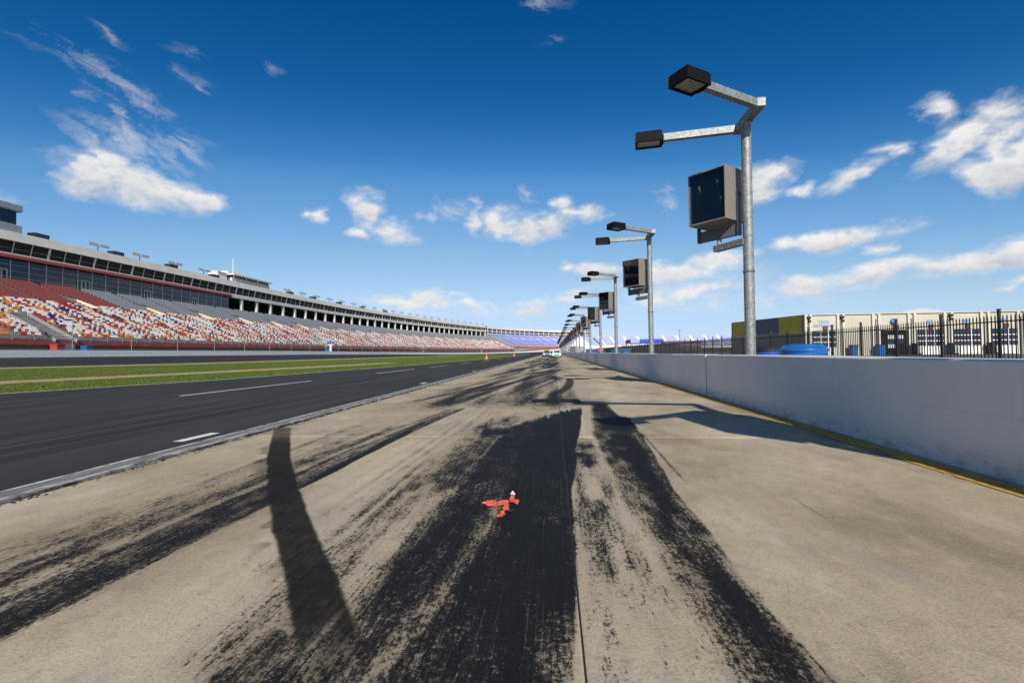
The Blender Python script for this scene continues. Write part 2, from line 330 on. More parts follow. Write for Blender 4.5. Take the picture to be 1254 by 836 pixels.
def vnoise(shape_xy, scale, seed):
    """cheap smooth value noise on points"""
    x, y = shape_xy[0]/scale[0], shape_xy[1]/scale[1]; g = np.random.default_rng(seed).random((257, 257))
    xi, yi = np.floor(x).astype(int), np.floor(y).astype(int); fx, fy = x-xi, y-yi; fx = fx*fx*(3-2*fx); fy = fy*fy*(3-2*fy)
    a = lambda i, j: g[(xi+i) % 257, (yi+j) % 257]
    return (a(0, 0)*(1-fx)+a(1, 0)*fx)*(1-fy)+(a(0, 1)*(1-fx)+a(1, 1)*fx)*fy
def sst(a, b_, x):
    t = np.clip((x-a)/(b_-a), 0, 1); return t*t*(3-2*t)
def lerp_tab(z, tab): t = np.array(tab); return np.interp(z, t[:, 0], t[:, 1])
def band(X, l, r, sl, sr): return sst(l-sl, l+sl, X)*(1-sst(r-sr, r+sr, X))
def rubber_shadow_density(X, Z):
    wob = (vnoise((X, Z), (.22, .5), 1)-.5)*.10; fray = (vnoise((X, Z), (.05, .9), 2)-.5)
    x = X+wob*.35; D = np.zeros_like(X)
    def put(d):
        nonlocal D
        D = np.maximum(D, d)
    # M1 main dark band
    L_ = lerp_tab(Z, [(0, -.9), (1.43, -.88), (2.2, -.87), (3.5, -.81), (5.5, -.73), (7.5, -.57), (8.9, -.52), (10, -.5)])
    R_ = lerp_tab(Z, [(0, .045), (1.45, .06), (2.24, .09), (3.55, .12), (5.5, .26), (7.5, .41), (8.9, .50), (10, .55)])
    lenm = None
    u = (x-L_)/(R_-L_); fr2 = vnoise((X, Z), (.025, 1.6), 51)-.5; ze = 6.6+2.25*np.clip(u, 0, 1)**.8; lenm = 1-sst(ze-.6, ze+.55, Z+fr2*.4+fray*.3)
    prof = np.interp(u, [0, .1, .25, .4, .48, .6, .8, .93, 1], [.50, .66, .76, .70, .74, .86, .92, .82, .76])
    prof_far = np.interp(u, [0, .1, .3, .55, .8, 1], [.58, .76, .82, .88, .95, .97])
    near = sst(4.8, 3.0, Z); prof = prof*near+prof_far*(1-near)
    gap = np.exp(-((x-lerp_tab(Z, [(1.3, -.62), (1.8, -.53), (3.1, -.36), (3.6, -.34)]))/.055)**2)*sst(3.5, 2.9, Z); prof = prof-.20*gap
    low = sst(2.15, 1.6, Z); prof = prof-low*(.10+.14*sst(.72, .95, u))
    core = np.exp(-((x+.16)/.16)**2)*sst(1.4, 1.8, Z)*sst(4.5, 3.2, Z); prof = np.maximum(prof, .93*core)
    prof = prof*(.86+.28*vnoise((X, Z), (.10, .5), 27)); put(prof*band(x, L_, R_, .12+.04*near, .016)*lenm)
    put(.50*band(x, L_-.42, L_+.08, .12, .05)*sst(3.0, 3.6, Z)*sst(8.2, 7.0, Z)*(.6+.8*vnoise((X, Z), (.12, .6), 4)))
    put(.62*band(x, -1.02, -.6, .08, .05)*sst(3.55, 3.75, Z)*sst(4.75, 4.5, Z))
    put(.38*band(x, -1.35, -.8, .15, .08)*sst(1.3, 1.9, Z)*sst(5.4, 4.2, Z)*(.35+1.1*vnoise((X, Z), (.045, 1.6), 5)))
    put(.85*band(x, -.95, -.55, .06, .05)*sst(5.75, 5.95, Z)*sst(6.9, 6.1, Z))
    # M2 right band
    L2 = lerp_tab(Z, [(1.2, .55), (1.5, .50), (1.9, .49), (2.3, .46), (2.8, .44), (3.6, .42), (4.7, .44), (5.75, .45), (6.7, .48), (7.5, .56), (9.3, .67)])
    R2 = lerp_tab(Z, [(1.2, .84), (1.55, .825), (2.3, .82), (2.8, .84), (3.6, .85), (4.66, .96), (5.75, 1.02), (6.7, 1.07), (7.4, 1.13), (7.6, 1.0), (9.3, 1.0)])
    u = (x-L2)/(R2-L2); p2 = np.interp(u, [0, .2, .4, .6, .8, .92, 1], [.30, .42, .56, .68, .66, .46, .62]); p2 = p2+.2*sst(3.4, 5.0, Z)
    p2 = p2*(.72+.6*vnoise((X, Z), (.12, .32), 8))
    put(np.minimum(p2, .95)*band(x, L2, R2, .07, .022)*sst(9.6, 9.2, Z))
    put(.92*band(x, .62, 1.1, .05, .02)*sst(6.2, 6.5, Z)*sst(7.5, 7.3, Z))  # lamp head's shadow on the mark, painted in as a darker patch
    put(.42*band(x, .10, .45, .05, .08)*sst(1.2, 2.4, Z)*sst(6.6, 5, Z)*(.35+1.1*vnoise((X, Z), (.06, .6), 9)))
    put(.7*band(x, .13, .42, .04, .05)*sst(4.0, 4.4, Z)*sst(5.6, 5.2, Z)*(.4+.9*vnoise((X, Z), (.1, .25), 10)))
    put(.6*band(x, .15, .34, .03, .03)*sst(2.85, 2.95, Z)*sst(3.45, 3.3, Z)*.9)
    put(.55*band(x, 1.0+(4.6-Z)*-.02, 1.03+(4.6-Z)*-.02, .02, .02)*sst(3.6, 4, Z)*sst(6.4, 6, Z))
    # M3 left lane marks
    c3 = lerp_tab(Z, [(1, -1.96), (2, -1.95), (4, -1.88), (6, -1.80), (8.5, -1.62), (10, -1.5)])
    w3 = lerp_tab(Z, [(1, .74), (3, .74), (5, .62), (7, .42), (9, .25)])
    u = (x-(c3-w3))/w3
    p3 = np.interp(u, [0, .15, .35, .48, .56, .7, .85, 1], [.28, .46, .52, .28, .58, .54, .74, .66])*(.75+.5*vnoise((X, Z), (.06, 2.2), 12))
    put(np.minimum(p3, .9)*band(x, c3-w3, c3, .14, .02)*sst(9.3, 8.4, Z))
    put(.64*band(x, -1.08, -.75, .1, .1)*sst(1.1, 1.3, Z)*sst(1.82, 1.66, Z)*(.75+.5*vnoise((X, Z), (.06, .2), 53))); put(.45*band(x, -1.25, -.8, .2, .1)*sst(1.2, 1.6, Z)*sst(3.2, 2.0, Z)*(.5+.8*vnoise((X, Z), (.07, 1.1), 28)))
    put(.34*band(x, -3.0, -1.9, .3, .06)*sst(1, 2, Z)*sst(9, 6, Z)*(.55+.8*vnoise((X, Z), (.09, 2.5), 29)))
    put(.30*band(X, -1.7, -.5, .5, .2)*sst(1.2, 3, Z)*(.2+1.1*vnoise((X-.03*Z, Z), (.05, 2.2), 61))); put(.24*band(X, .05, .6, .1, .2)*(.3+.9*vnoise((X, Z), (.05, 1.2), 62)))
    put(.20*band(X, -3.4, -2.2, .4, .3)*(.2+1.0*vnoise((X, Z), (.06, 3), 63)))
    # far scatter
    f = (vnoise((X, Z), (.25, 3.5), 14)*.6+vnoise((X, Z), (.9, 9), 15)*.5); env = sst(7.5, 10, Z)*band(X, -2.9, .5, .8, .3)
    sk = X-(Z-14)*.10
    f2 = vnoise((sk, Z), (.22, 7.), 16); put(env*(np.clip(f*.70+f2*.55-.16, 0, .8)))
    put(.30*sst(8, 12, Z)*band(X, -3.4, 1.2, .4, .4)*vnoise((sk, Z), (.5, 8), 17))
    put(.86*band(x, -.52+(Z-9)*.02, .54, .12, .05)*sst(9.45, 9.75, Z)*sst(10.75, 10.2, Z)); put(.5*band(x, -1.4, -.4, .3, .2)*sst(9.4, 9.7, Z)*sst(10.5, 10, Z))
    for (xa, za, xb, zb, w, d) in ((-2.05, 12, .2, 28, .16, .9), (-1.35, 22, .15, 27.5, .36, .95), (-2.7, 21, -2.0, 29, .28, .8), (-3.0, 9.5, -1.6, 20, .18, .6), (-1.2, 11, -.2, 20, .12, .7), (-.9, 11, .1, 19, .1, .65), (-.5, 30, .1, 46, .4, .8), (-1.8, 30, -1.0, 50, .5, .6), (-.2, 55, .4, 90, .5, .6)):
        cx = xa+(xb-xa)*(Z-za)/(zb-za)+.18*np.sin((Z-za)/(zb-za)*2.2); put(d*np.exp(-((x-cx)/w)**2)*sst(za-.6, za+1, Z)*sst(zb+.6, zb-.2, Z))
    put(.62*band(x, -.6, .45, .3, .15)*sst(17, 18.2, Z)*sst(21.5, 20, Z)*(.4+vnoise((X, Z), (.2, 2), 19)))
    cr = np.clip(D, 0, 1)
    # overall faint tracked dirt in the middle of the lane
    return np.maximum(cr, (.10+.10*sst(6, 12, Z))*band(X, -2.8, 1.05, .4, .3))
def film_density(X, Z):
    def path(pts, w, z0, z1, soft=.012):
        p = np.array(sorted(pts, key=lambda q: q[1])); 
        cx = np.interp(Z, p[:, 1], p[:, 0]); sl = np.gradient(p[:, 0], p[:, 1]); s = np.interp(Z, p[:, 1], sl)
        d = np.abs(X-cx)/np.sqrt(1+s*s)+(vnoise((X, Z), (.05, .12), 21)-.5)*.012
        return (1-sst(w-soft, w+soft, d))*sst(z0-.2, z0+.2, Z+(vnoise((X, Z), (.03, .3), 54)-.5)*.25)*(1-sst(z1-.1, z1+.1, Z))
    zz = np.array([1.5, 1.6, 1.83, 2.17, 2.66, 3.45, 4.0, 4.55, 5.2, 6.18, 6.6]); xx = np.array([-.70, -.765, -.92, -1.14, -1.49, -2.01, -2.36, -2.70, -3.07, -3.62, -3.85])
    f1 = path(list(zip(xx, zz)), .105, 1.62, 6.45, .005)
    f1 = f1*(1-.25*sst(5.2, 6.2, Z))
    f2 = path([(-.15, 11.3), (.12, 12.1), (.33, 13.5), (.46, 15), (.55, 17), (.57, 18.6)], .14, 11.6, 18.5, .03)*.92
    side = path(list(zip(xx-.13, zz)), .09, 2.1, 5.2, .07)*.45*(vnoise((X, Z), (.12, .2), 23) > .5)
    return np.maximum(np.maximum(f1, f2), side)


# ------------------------------------------------------------------ sky dome that carries the clouds
def build_clouds():
    def fbm(u, v, sc, oct_, seed, rough=.58):
        a = np.zeros_like(u); w = 1.; tw = 0.
        for o in range(oct_): a += w*vnoise((u+7.3*o+50, v+3.1*o+50), (sc/2**o, sc/2**o), seed+o); tw += w; w *= rough
        return a/tw
    E_ = [(172,222,118,30,6,1.15),(100,212,50,30,0,1.1),(236,239,56,16,5,1.1),(130,195,40,22,10,.9),(168,182,66,20,10,.65),(210,174,40,12,6,.52),
      (92,68,52,11,14,.5),(130,94,42,11,35,.55),(150,115,48,12,22,.62),(138,142,30,12,5,.45),(140,52,26,6,30,.26),(78,108,14,6,0,.35),
      (250,106,15,9,0,.33),(238,68,18,5,12,.2),(336,87,13,6,0,.25),(381,260,17,10,-8,1.0),(444,257,29,26,0,1.0),(478,283,42,15,2,.98),(431,286,18,10,0,.9),
      (545,260,13,8,0,.6),(521,261,9,10,0,.5),(577,273,18,17,0,.95),(615,272,38,20,0,1.0),(665,276,52,20,-10,1.0),(706,263,46,14,2,1.0),(686,246,20,13,0,.9),
      (643,238,13,7,0,.6),(570,253,9,5,0,.5),(505,366,70,9,-4,.95),(560,373,72,9,2,.8),(550,383,100,9,0,.6),(590,391,70,8,0,.5),(520,358,30,9,0,.9),
      (682,327,19,8,0,.9),(728,332,52,12,0,1.0),(682,369,50,11,-3,.8),(655,378,18,7,0,.85),(705,358,40,9,-8,.7),(660,5,20,7,0,.4),(675,47,14,6,0,.25),
      (807,243,14,13,0,.62),(940,222,48,25,-5,1.1),(995,227,24,12,0,.95),(1050,212,50,17,-10,.95),(1075,187,52,9,-3,.95),(1092,193,20,9,0,.8),
      (1150,140,34,26,-25,.85),(1190,170,85,30,-28,.95),(1225,205,62,36,0,1.1),(1240,135,40,36,-20,.85),(1140,190,28,16,-20,.8),(1250,180,40,40,0,1.0),(1300,170,60,50,0,1.1),
      (1020,293,98,15,-3,1.08),(960,300,36,10,0,.8),(1110,281,20,7,0,.6),(1092,302,24,9,0,.7),(1080,332,150,15,-5,1.05),(1190,318,110,16,-6,1.08),(985,345,55,12,0,.9),
      (1235,305,60,16,-6,1.0),(980,357,50,9,0,.75),(1240,340,48,9,-8,.85),(885,317,46,12,0,1.0),(832,330,62,13,4,.85),(850,356,100,14,0,.7),(905,372,90,9,0,.55),
      (820,362,60,10,0,.8),(790,371,40,7,0,.6),(1217,355,18,6,0,.9),(1135,381,30,8,0,.95),(960,355,70,12,0,.7),(870,342,50,9,0,.6),(760,348,30,6,0,.5),
      (600,378,90,8,0,.5),(1310,330,80,24,-5,1.05),(-40,190,40,18,0,.7)]
    cl = []
    for (cx, cy, a, b, ang, w) in E_:
        d = ray(cx, cy); hy = math.hypot(d.x, d.y); uu = math.atan2(d.x, d.y); vv = d.z/hy
        k = math.cos(uu+YAW)
        cl.append((uu, vv, a/F_PX*k*k, b/F_PX*k, -R(ang), w))
    r2 = random.Random(5)
    for i in range(34):                     # the same scattered cumulus carries on round the rest of the sky
        uu = r2.uniform(R(52), R(308)); uu = uu if uu < math.pi else uu-2*math.pi
        vv = r2.choice((.07, .12, .2, .3, .45, .7))*r2.uniform(.8, 1.3)
        sz = r2.uniform(.05, .13)
        for j in range(2): cl.append((uu+r2.uniform(-1, 1)*sz, vv+r2.uniform(-.2, .2)*sz, sz, sz*r2.uniform(.22, .4), r2.uniform(-.15, .15), r2.uniform(.7, 1.1)))
    us = np.concatenate([np.linspace(R(-180), R(-62), 110, endpoint=False), np.linspace(R(-62), R(50), 880, endpoint=False), np.linspace(R(50), R(180), 120)])
    vs = np.concatenate([[-.03], np.linspace(0, .95, 420, endpoint=False), np.tan(np.linspace(math.atan(.95), R(89.2), 40))])
    U, V = np.meshgrid(us, vs, indexing='ij')
    wu = (fbm(U, V*1.8, .10, 6, 100)-.5)*.11; wv = (fbm(U, V*1.8, .10, 6, 200)-.5)*.042
    u, v = U+wu, V+wv
    tot = np.zeros_like(U); tw_ = np.zeros_like(U); sh = np.zeros_like(U); shw = np.full_like(U, 1e-4)
    for (uu, vv, a, b, ang, w) in cl:
        wisp = w < .66
        a, b = (a*1.9, b*2.3) if wisp else (a*1.14, b*1.24); r = max(a, b)*1.05
        iu = np.nonzero(np.abs(us-uu) < r+.07)[0]; iv = np.nonzero(np.abs(vs-vv) < r+.05)[0]
        if not len(iu) or not len(iv): continue
        sl = np.s_[iu[0]:iu[-1]+1, iv[0]:iv[-1]+1]
        du, dv = u[sl]-uu, v[sl]-vv; c, s_ = math.cos(ang), math.sin(ang)
        x, y = (du*c+dv*s_)/a, (-du*s_+dv*c)/b
        g = np.clip(1-np.sqrt(x*x+y*y), 0, 1); f = g*w
        if wisp: tw_[sl] = np.maximum(tw_[sl], f)
        else: tot[sl] = np.maximum(tot[sl], f)
        sh[sl] += y*f; shw[sl] += f
    n1 = fbm(U, V*1.6, .05, 7, 300, .64); n1 = (n1-n1.mean())/n1.std()*.15
    dens = tot+n1*.75
    mask = np.clip((dens-.07)/.62, 0, 1); mask = mask*(.5+.5*mask)*sst(0, .16, tot)*np.clip(.62+tot*.9, 0, 1)
    c_, s_ = math.cos(-.45), math.sin(-.45); n3 = fbm(u*c_+v*s_+9, (-u*s_+v*c_)*3.2+4, .05, 6, 500, .66); n3 = (n3-n3.mean())/n3.std()
    wm = np.clip(tw_*1.1+n3*.24-.10, 0, 1)*sst(0, .32, tw_); mask = np.maximum(mask, .5*np.clip(wm, 0, .8))
    n2 = fbm(u, v*2.0, .05, 6, 400); n2 = (n2-n2.mean())/n2.std()
    thick = sst(.1, .8, np.maximum(tot, tw_))
    bright = .76+.30*np.clip(sh/shw, -1, 1)*thick+.05*n2-.10*thick*(np.clip(sh/shw, -1, 1) < 0)*np.abs(np.clip(sh/shw, -1, 1))
    nrm = 6000/np.sqrt(1+V*V)
    P = np.stack([np.sin(U)*nrm, np.cos(U)*nrm, V*nrm], -1)
    m, nt, b = newmat('cloud_layer'); t = NT(nt); nt.nodes.remove(b); m.cycles.emission_sampling = 'NONE'
    nz = t.noise(t.pos((1, 1, 1.6)), .012, 5, .55); nz = t.math('SUBTRACT', nz, .5)
    mk = t.math('ADD', t.attr('cover'), t.math('MULTIPLY', t.math('MULTIPLY', nz, .55), t.rng(t.attr('cover'), .0, .5)), clamp=True)
    em = t.n('ShaderNodeEmission'); t.l(t.ramp(t.math('MULTIPLY_ADD', nz, .25, t.attr('shade')), [(.38, (.46, .485, .54)), (.62, (.68, .685, .70)), (.9, (.90, .88, .85))]), em.inputs[0]); em.inputs[1].default_value = CLOUD_GAIN
    tr = t.n('ShaderNodeBsdfTransparent'); ms = t.n('ShaderNodeMixShader'); t.l(t.math('MULTIPLY', mk, .94), ms.inputs[0]); t.l(tr.outputs[0], ms.inputs[1]); t.l(em.outputs[0], ms.inputs[2])
    t.l(ms.outputs[0], nt.nodes['Material Output'].inputs[0])
    grid_mesh('sky', P, len(us), len(vs), m, 'structure', attrs={'cover': mask, 'shade': bright})
CLOUD_GAIN = .86
build_clouds()

b = MB(); b.add([(LX-.02, -12, -.0095), (RX+.3, -12, -.0095), (RX+.3, 420, -.0095), (LX-.02, 420, -.0095)], [(0, 1, 2, 3)], mat('pale_joint_filler', (.66, .62, .54), .9, var=.3, scale=9))
pit_lane = b.build('pit_lane', kind='structure')
zj = [-5.1, .33, 5.76, 11.25, 16.7, 22.1, 27.6, 33.0]; xj = [LX, .085, RX+.05]
for i in range(len(zj)-1):
    for j in range(2):
        x0, x1, z0, z1 = xj[j]+(.004 if j else 0), xj[j+1]-(.004 if not j else 0), zj[i]+.012, zj[i+1]-.012
        step = (.0125 if i == 1 else .022 if i == 2 else (.035 if i == 3 else .06)) if i else .2
        nx, nz = max(2, int((x1-x0)/step)), max(2, int((z1-z0)/step))
        xs, zs = np.linspace(x0, x1, nx), np.linspace(z0, z1, nz); X, Z = np.meshgrid(xs, zs, indexing='ij')
        lift = random.uniform(-.002, .002); H = np.full_like(X, lift)
        e = np.minimum(np.minimum(X-x0, x1-X), np.minimum(Z-z0, z1-Z)); H = H-.004*np.exp(-e/.012)
        rb, fl = rubber_shadow_density(X, Z), film_density(X, Z)
        # skirt so that the slab has an edge
        P = np.stack([X, Z, H], -1)
        o = grid_mesh('concrete_slab', P, nx, nz, M_slab, parent=pit_lane, attrs={'rubber': rb, 'film': fl})
        bb = MB(); c4 = [(x0, z0), (x1, z0), (x1, z1), (x0, z1)]
        me = o.data; bm = bmesh.new(); bm.from_mesh(me)
        ed = [q for q in bm.edges if q.is_boundary]; r = bmesh.ops.extrude_edge_only(bm, edges=ed)
        for v in r['geom']:
            if isinstance(v, bmesh.types.BMVert): v.co.z = -.034
        bm.to_mesh(me); bm.free()
xs = np.linspace(LX, RX+.05, 120); zs = np.concatenate([np.arange(33.02, 70, .25), np.arange(70, 420, 2)]); X, Z = np.meshgrid(xs, zs, indexing='ij')
grid_mesh('concrete_surface', np.stack([X, Z, np.zeros_like(X)], -1), len(xs), len(zs), M_slab, parent=pit_lane, attrs={'rubber': rubber_shadow_density(X, Z), 'film': film_density(X, Z)})
# dark crack line in the longitudinal joint
b = MB(); b.box((.085, 14, -.010), (.0076, 38, .014), mat('black_joint_sealant', (.01, .01, .01), .8)); b.build('joint_sealant', pit_lane)
# yellow line at the foot of the wall
b = MB(); b.add([(3.075, -5, .005), (3.27, -5, .005), (3.27, 260, .005), (3.075, 260, .005)], [(0, 1, 2, 3)], M_yellow); b.build('yellow_line', kind='structure')

# asphalt pit road: from the concrete to the grass
EDGE = [(-30, -40), (-19.5, -6), (-17.4, 6), (-15.83, 12.58), (-14.55, 17.71), (-13.46, 27.72), (-12.2, 45), (-11.35, 62.3), (-10.9, 100), (-10.7, 142), (-10.6, 200), (-11.5, 260), (-14, 330)]
def smooth_poly(pts, n):
    p = np.array(pts, float); d = np.r_[0, np.cumsum(np.hypot(*np.diff(p, axis=0).T))]; s = np.linspace(0, d[-1], n)
    # Catmull-Rom through the points
    m_ = np.gradient(p, d, axis=0); i = np.clip(np.searchsorted(d, s, side='right')-1, 0, len(d)-2); h = (d[i+1]-d[i])[:, None]; t = ((s-d[i])/h[:, 0])[:, None]
    return (2*t**3-3*t**2+1)*p[i]+(t**3-2*t**2+t)*h*m_[i]+(-2*t**3+3*t**2)*p[i+1]+(t**3-t**2)*h*m_[i+1]
ep = smooth_poly(EDGE, 160)
nu = 14; P = np.zeros((nu, 160, 3))
for i in range(nu): t = i/(nu-1); P[i, :, 0] = ep[:, 0]*(1-t)+(LX-.3)*t; P[i, :, 1] = ep[:, 1]; P[i, :, 2] = .004
grid_mesh('pit_road', P, nu, 160, M_asph, 'structure')
b = MB(); b.add([(-3.98, 330, -.02), (60, 330, -.02), (60, 440, -.02), (-30, 440, -.02), (-14, 330, -.02)], [(0, 1, 2, 3, 4)], M_asph); b.build('pit_road_exit', kind='structure')
def line_strip(name, pts, w, m, z, n=120):
    p = smooth_poly(pts, n); t = np.gradient(p, axis=0); t /= np.linalg.norm(t, axis=1)[:, None]; q = np.stack([t[:, 1], -t[:, 0]], 1)*w/2
    P = np.zeros((2, n, 3)); P[0, :, :2] = p-q; P[1, :, :2] = p+q; P[:, :, 2] = z
    return grid_mesh(name, P, 2, n, m, 'structure')
line_strip('grass_edge_line', [(x+.14, y) for x, y in EDGE[:11]], .13, M_white_line, .009)
lane = empty('lane_marking'); lane['kind'] = 'structure'
def dash(x0, y0, x1, y1, w):
    v = Vector((x1-x0, y1-y0)).normalized(); q = Vector((v.y, -v.x))*w/2
    b = MB(); b.add([(x0-q.x, y0-q.y, .009), (x0+q.x, y0+q.y, .009), (x1+q.x, y1+q.y, .009), (x1-q.x, y1-q.y, .009)], [(0, 1, 2, 3)], M_white_line); b.build('lane_dash', lane)
for y in (-1.5, 11.49, 24.4, 34.4, 44.6, 57, 70, 83): dash(-9.45+(y-11)*.022, y, -9.45+(y-5)*.022, y+6.4-(1 if y > 30 else 0), .12)
for y in (-4.6, 5.32, 15.75, 26.1, 36.5, 47): dash(-4.40, y, -4.38, y+.62, .13)
# worn kerb strip between asphalt and concrete
n = 520; zs = np.concatenate([np.linspace(-4, 16, 400), np.linspace(16.2, 260, 120)]); r_ = rng.random(n)
rag = .018*(vnoise((zs, zs*0), (.11, 1), 31)-.5)*2+.02*(vnoise((zs, zs*0), (.5, 1), 32)-.5)*2
prof = [(-4.10, .004), (-4.09, .022), (-3.99, .028), (-3.86, .026), (None, .02), (None, -.03)]
P = np.zeros((6, n, 3))
for i, (x, z) in enumerate(prof): P[i, :, 0] = (LX-.01+rag) if x is None else x; P[i, :, 1] = zs; P[i, :, 2] = z + (.006*(vnoise((zs, zs*0+i), (.14, 1), 33)-.5) if i in (2, 3, 4) else 0)
def make_kerb_mat():
    m, nt, bs = newmat('worn_kerb_paint'); t = NT(nt); s = t.n('ShaderNodeSeparateXYZ'); t.l(t.pos(), s.inputs[0]); x = s.outputs[0]
    c = t.ramp(t.noise(t.pos((1, .3, 1)), 9, 6, .7), [(.3, (.085, .083, .08)), (.7, (.19, .185, .175))])
    wl = t.math('MULTIPLY', t.rng(x, -4.04, -4.06), t.rng(t.noise(t.pos((1, .4, 1)), 12, 5, .7), .62, .45)); c = t.mix(wl, c, (.62, .62, .60))
    wr = t.math('MULTIPLY', t.rng(x, -3.90, -3.86), t.rng(t.noise(t.pos((1, .35, 1)), 10, 6, .75), .55, .42)); c = t.mix(t.math('MULTIPLY', wr, .6), c, (.52, .51, .49)); dk = t.math('MULTIPLY', t.rng(x, -3.835, -3.80), t.rng(t.noise(t.pos((1, .5, 1)), 15, 5, .7), .62, .45)); c = t.mix(dk, c, (.02, .02, .02))
    mid = t.rng(t.noise(t.pos((1, .15, 1)), 6, 6, .75), .52, .66, 0, .6); c = t.mix(t.math('MULTIPLY', mid, .7), c, (.34, .335, .32))
    t.l(c, bs.inputs['Base Color']); bs.inputs['Roughness'].default_value = .85; t.bump(t.noise(t.pos(), 60, 4, .7), .6, .01, bs); return m
grid_mesh('kerb_strip', P, 6, n, make_kerb_mat(), 'structure', flip=True)
# soft black rubber crumbs gathered along the kerb
b = MB()
for i in range(420):
    y = random.uniform(2.5, 14); s = random.uniform(.004, .013); b.box((LX+.02+abs(random.gauss(0, .03)), y, s*.3), (s, s*1.6, s*.7), M_tyre, Matrix.Rotation(random.random()*3, 3, 'Z'))
b.build('rubber_crumbs', kind='stuff')

# grass verge, rises gently to the track
NEAR = [(x-.0, y) for x, y in EDGE[:11]]+[(-12.3, 262)]
FAR = [(-58, -40), (-52, 0), (-47.5, 28), (-44.5, 40), (-41.5, 56), (-40, 85), (-38.5, 120), (-36, 160), (-31, 195), (-24, 225), (-16, 250), (-12.6, 264)]
ga, gb = smooth_poly(NEAR, 240), smooth_poly(FAR, 240); nu = 90; P = np.zeros((nu, 240, 3)); Dt = np.zeros((nu, 240))
for i in range(nu):
    t = i/(nu-1); P[i, :, 0] = ga[:, 0]*(1-t)+gb[:, 0]*t; P[i, :, 1] = ga[:, 1]*(1-t)+gb[:, 1]*t; w = np.hypot(*(gb-ga).T)
    P[i, :, 2] = .0+.28*(t**1.2)*np.clip(w/25, 0, 1)+.02*math.sin(math.pi*t)
X, Z = P[:, :, 0], P[:, :, 1]; nz = (vnoise((X, Z), (2., 14), 41)-.5)
s1 = lerp_tab(Z, [(-40, -27), (10, -23.4), (17.5, -22.0), (25, -20.5), (40, -18.6), (60, -17), (80, -16.3)])
Dt = np.maximum(Dt, .98*np.exp(-((X-s1+nz*.5)/1.25)**4)*(1-sst(42, 62, Z)))
s2 = lerp_tab(Z, [(-40, -60), (28, -44.6), (36, -43.2), (47, -38.2), (60, -37), (90, -36), (150, -33)])
Dt = np.maximum(Dt, .92*np.exp(-((X-s2+nz*2)/2.8)**4)); Dt = np.maximum(Dt, .5*sst(130, 190, Z)*vnoise((X, Z), (3, 25), 42)*1.3); Dt = np.maximum(Dt, .34*vnoise((X, Z), (2, 8), 43))
grid_mesh('grass_verge', P, nu, 240, M_grass, 'structure', attrs={'dirt': Dt}, flip=True)
# blades on the near part of the verge
ng = 70000; ti = rng.random(ng)**1.3; zi = 60+rng.random(ng)*60; zi = zi.astype(int); zi = np.clip(zi, 0, 239)
sel = (rng.random(ng)*239); i0 = np.clip((sel*.45+30).astype(int), 0, 238); fr = rng.random(ng)[:, None]
A = ga[i0]*(1-fr)+ga[i0+1]*fr; B = gb[i0]*(1-fr)+gb[i0+1]*fr; Q = A*(1-ti[:, None])+B*ti[:, None]
s1q = lerp_tab(Q[:, 1], [(-40, -27), (10, -23.4), (17.5, -22.0), (25, -20.5), (40, -18.6), (60, -17), (80, -16.3)]); keep = np.abs(Q[:, 0]-s1q) > 1.3*rng.random(ng)**.25; Q = Q[keep]; ti = ti[keep]; k = len(Q)
h = .012+.03*rng.random(k); an = rng.random(k)*6.28; w = .012+.02*rng.random(k); zb = .28*ti**1.2+.02*np.sin(np.pi*ti)-.004
dx, dy = np.cos(an)*w, np.sin(an)*w; lx, ly = rng.normal(0, .025, k), rng.normal(0, .025, k)
V = np.stack([np.stack([Q[:, 0]-dx, Q[:, 1]-dy, zb], -1), np.stack([Q[:, 0]+dx, Q[:, 1]+dy, zb], -1), np.stack([Q[:, 0]+dx*.3+lx, Q[:, 1]+dy*.3+ly, zb+h], -1), np.stack([Q[:, 0]-dx*.3+lx, Q[:, 1]-dy*.3+ly, zb+h], -1)], 1)
quads_mesh('grass', V, rng.integers(0, 2, k), [mat('grass_blade_green', (.086, .128, .014), .9, var=.2, scale=.6), mat('grass_blade_dry', (.12, .155, .025), .9, var=.2, scale=.6)], kind='stuff')

# ------------------------------------------------------------------ grandstand path (front line of the roof edge)
FP = [(-93, -60), (-93, 20), (-93, 70), (-93.2, 110), (-93.5, 150), (-92.6, 195), (-87.5, 246), (-75, 319), (-55.5, 388), (-27, 451), (4.5, 494), (37, 514), (80, 523), (150, 526), (230, 516), (320, 488)]
_pp = smooth_poly(FP, 4000); _ds = np.r_[0, np.cumsum(np.hypot(*np.diff(_pp, axis=0).T))]-60.0
_tt = np.gradient(_pp, axis=0); _tt /= np.linalg.norm(_tt, axis=1)[:, None]
def at(s, n=0.0):
    s = np.asarray(s, float); x = np.interp(s, _ds, _pp[:, 0]); y = np.interp(s, _ds, _pp[:, 1]); tx = np.interp(s, _ds, _tt[:, 0]); ty = np.interp(s, _ds, _tt[:, 1])
    return np.stack([x+n*ty, y-n*tx], -1)
def frame(s, n=0, h=0):
    p = at(s, n); t = at(s+.5, n)-at(s-.5, n); t /= np.linalg.norm(t)
    return Matrix(((t[0], t[1], 0, p[0]), (t[1], -t[0], 0, p[1]), (0, 0, 1, h), (0, 0, 0, 1)))     # local x along, y toward the track, z up (mirrored)
def frame_r(s, n=0, h=0):
    p = at(s, n); t = at(s+.5, n)-at(s-.5, n); t /= np.linalg.norm(t)
    return Matrix(((-t[0], t[1], 0, p[0]), (-t[1], -t[0], 0, p[1]), (0, 0, 1, h), (0, 0, 0, 1)))   # proper rotation: x backwards along, y toward track
def s_of(y): return float(np.interp(y, _pp[:3000, 1], _ds[:3000]))
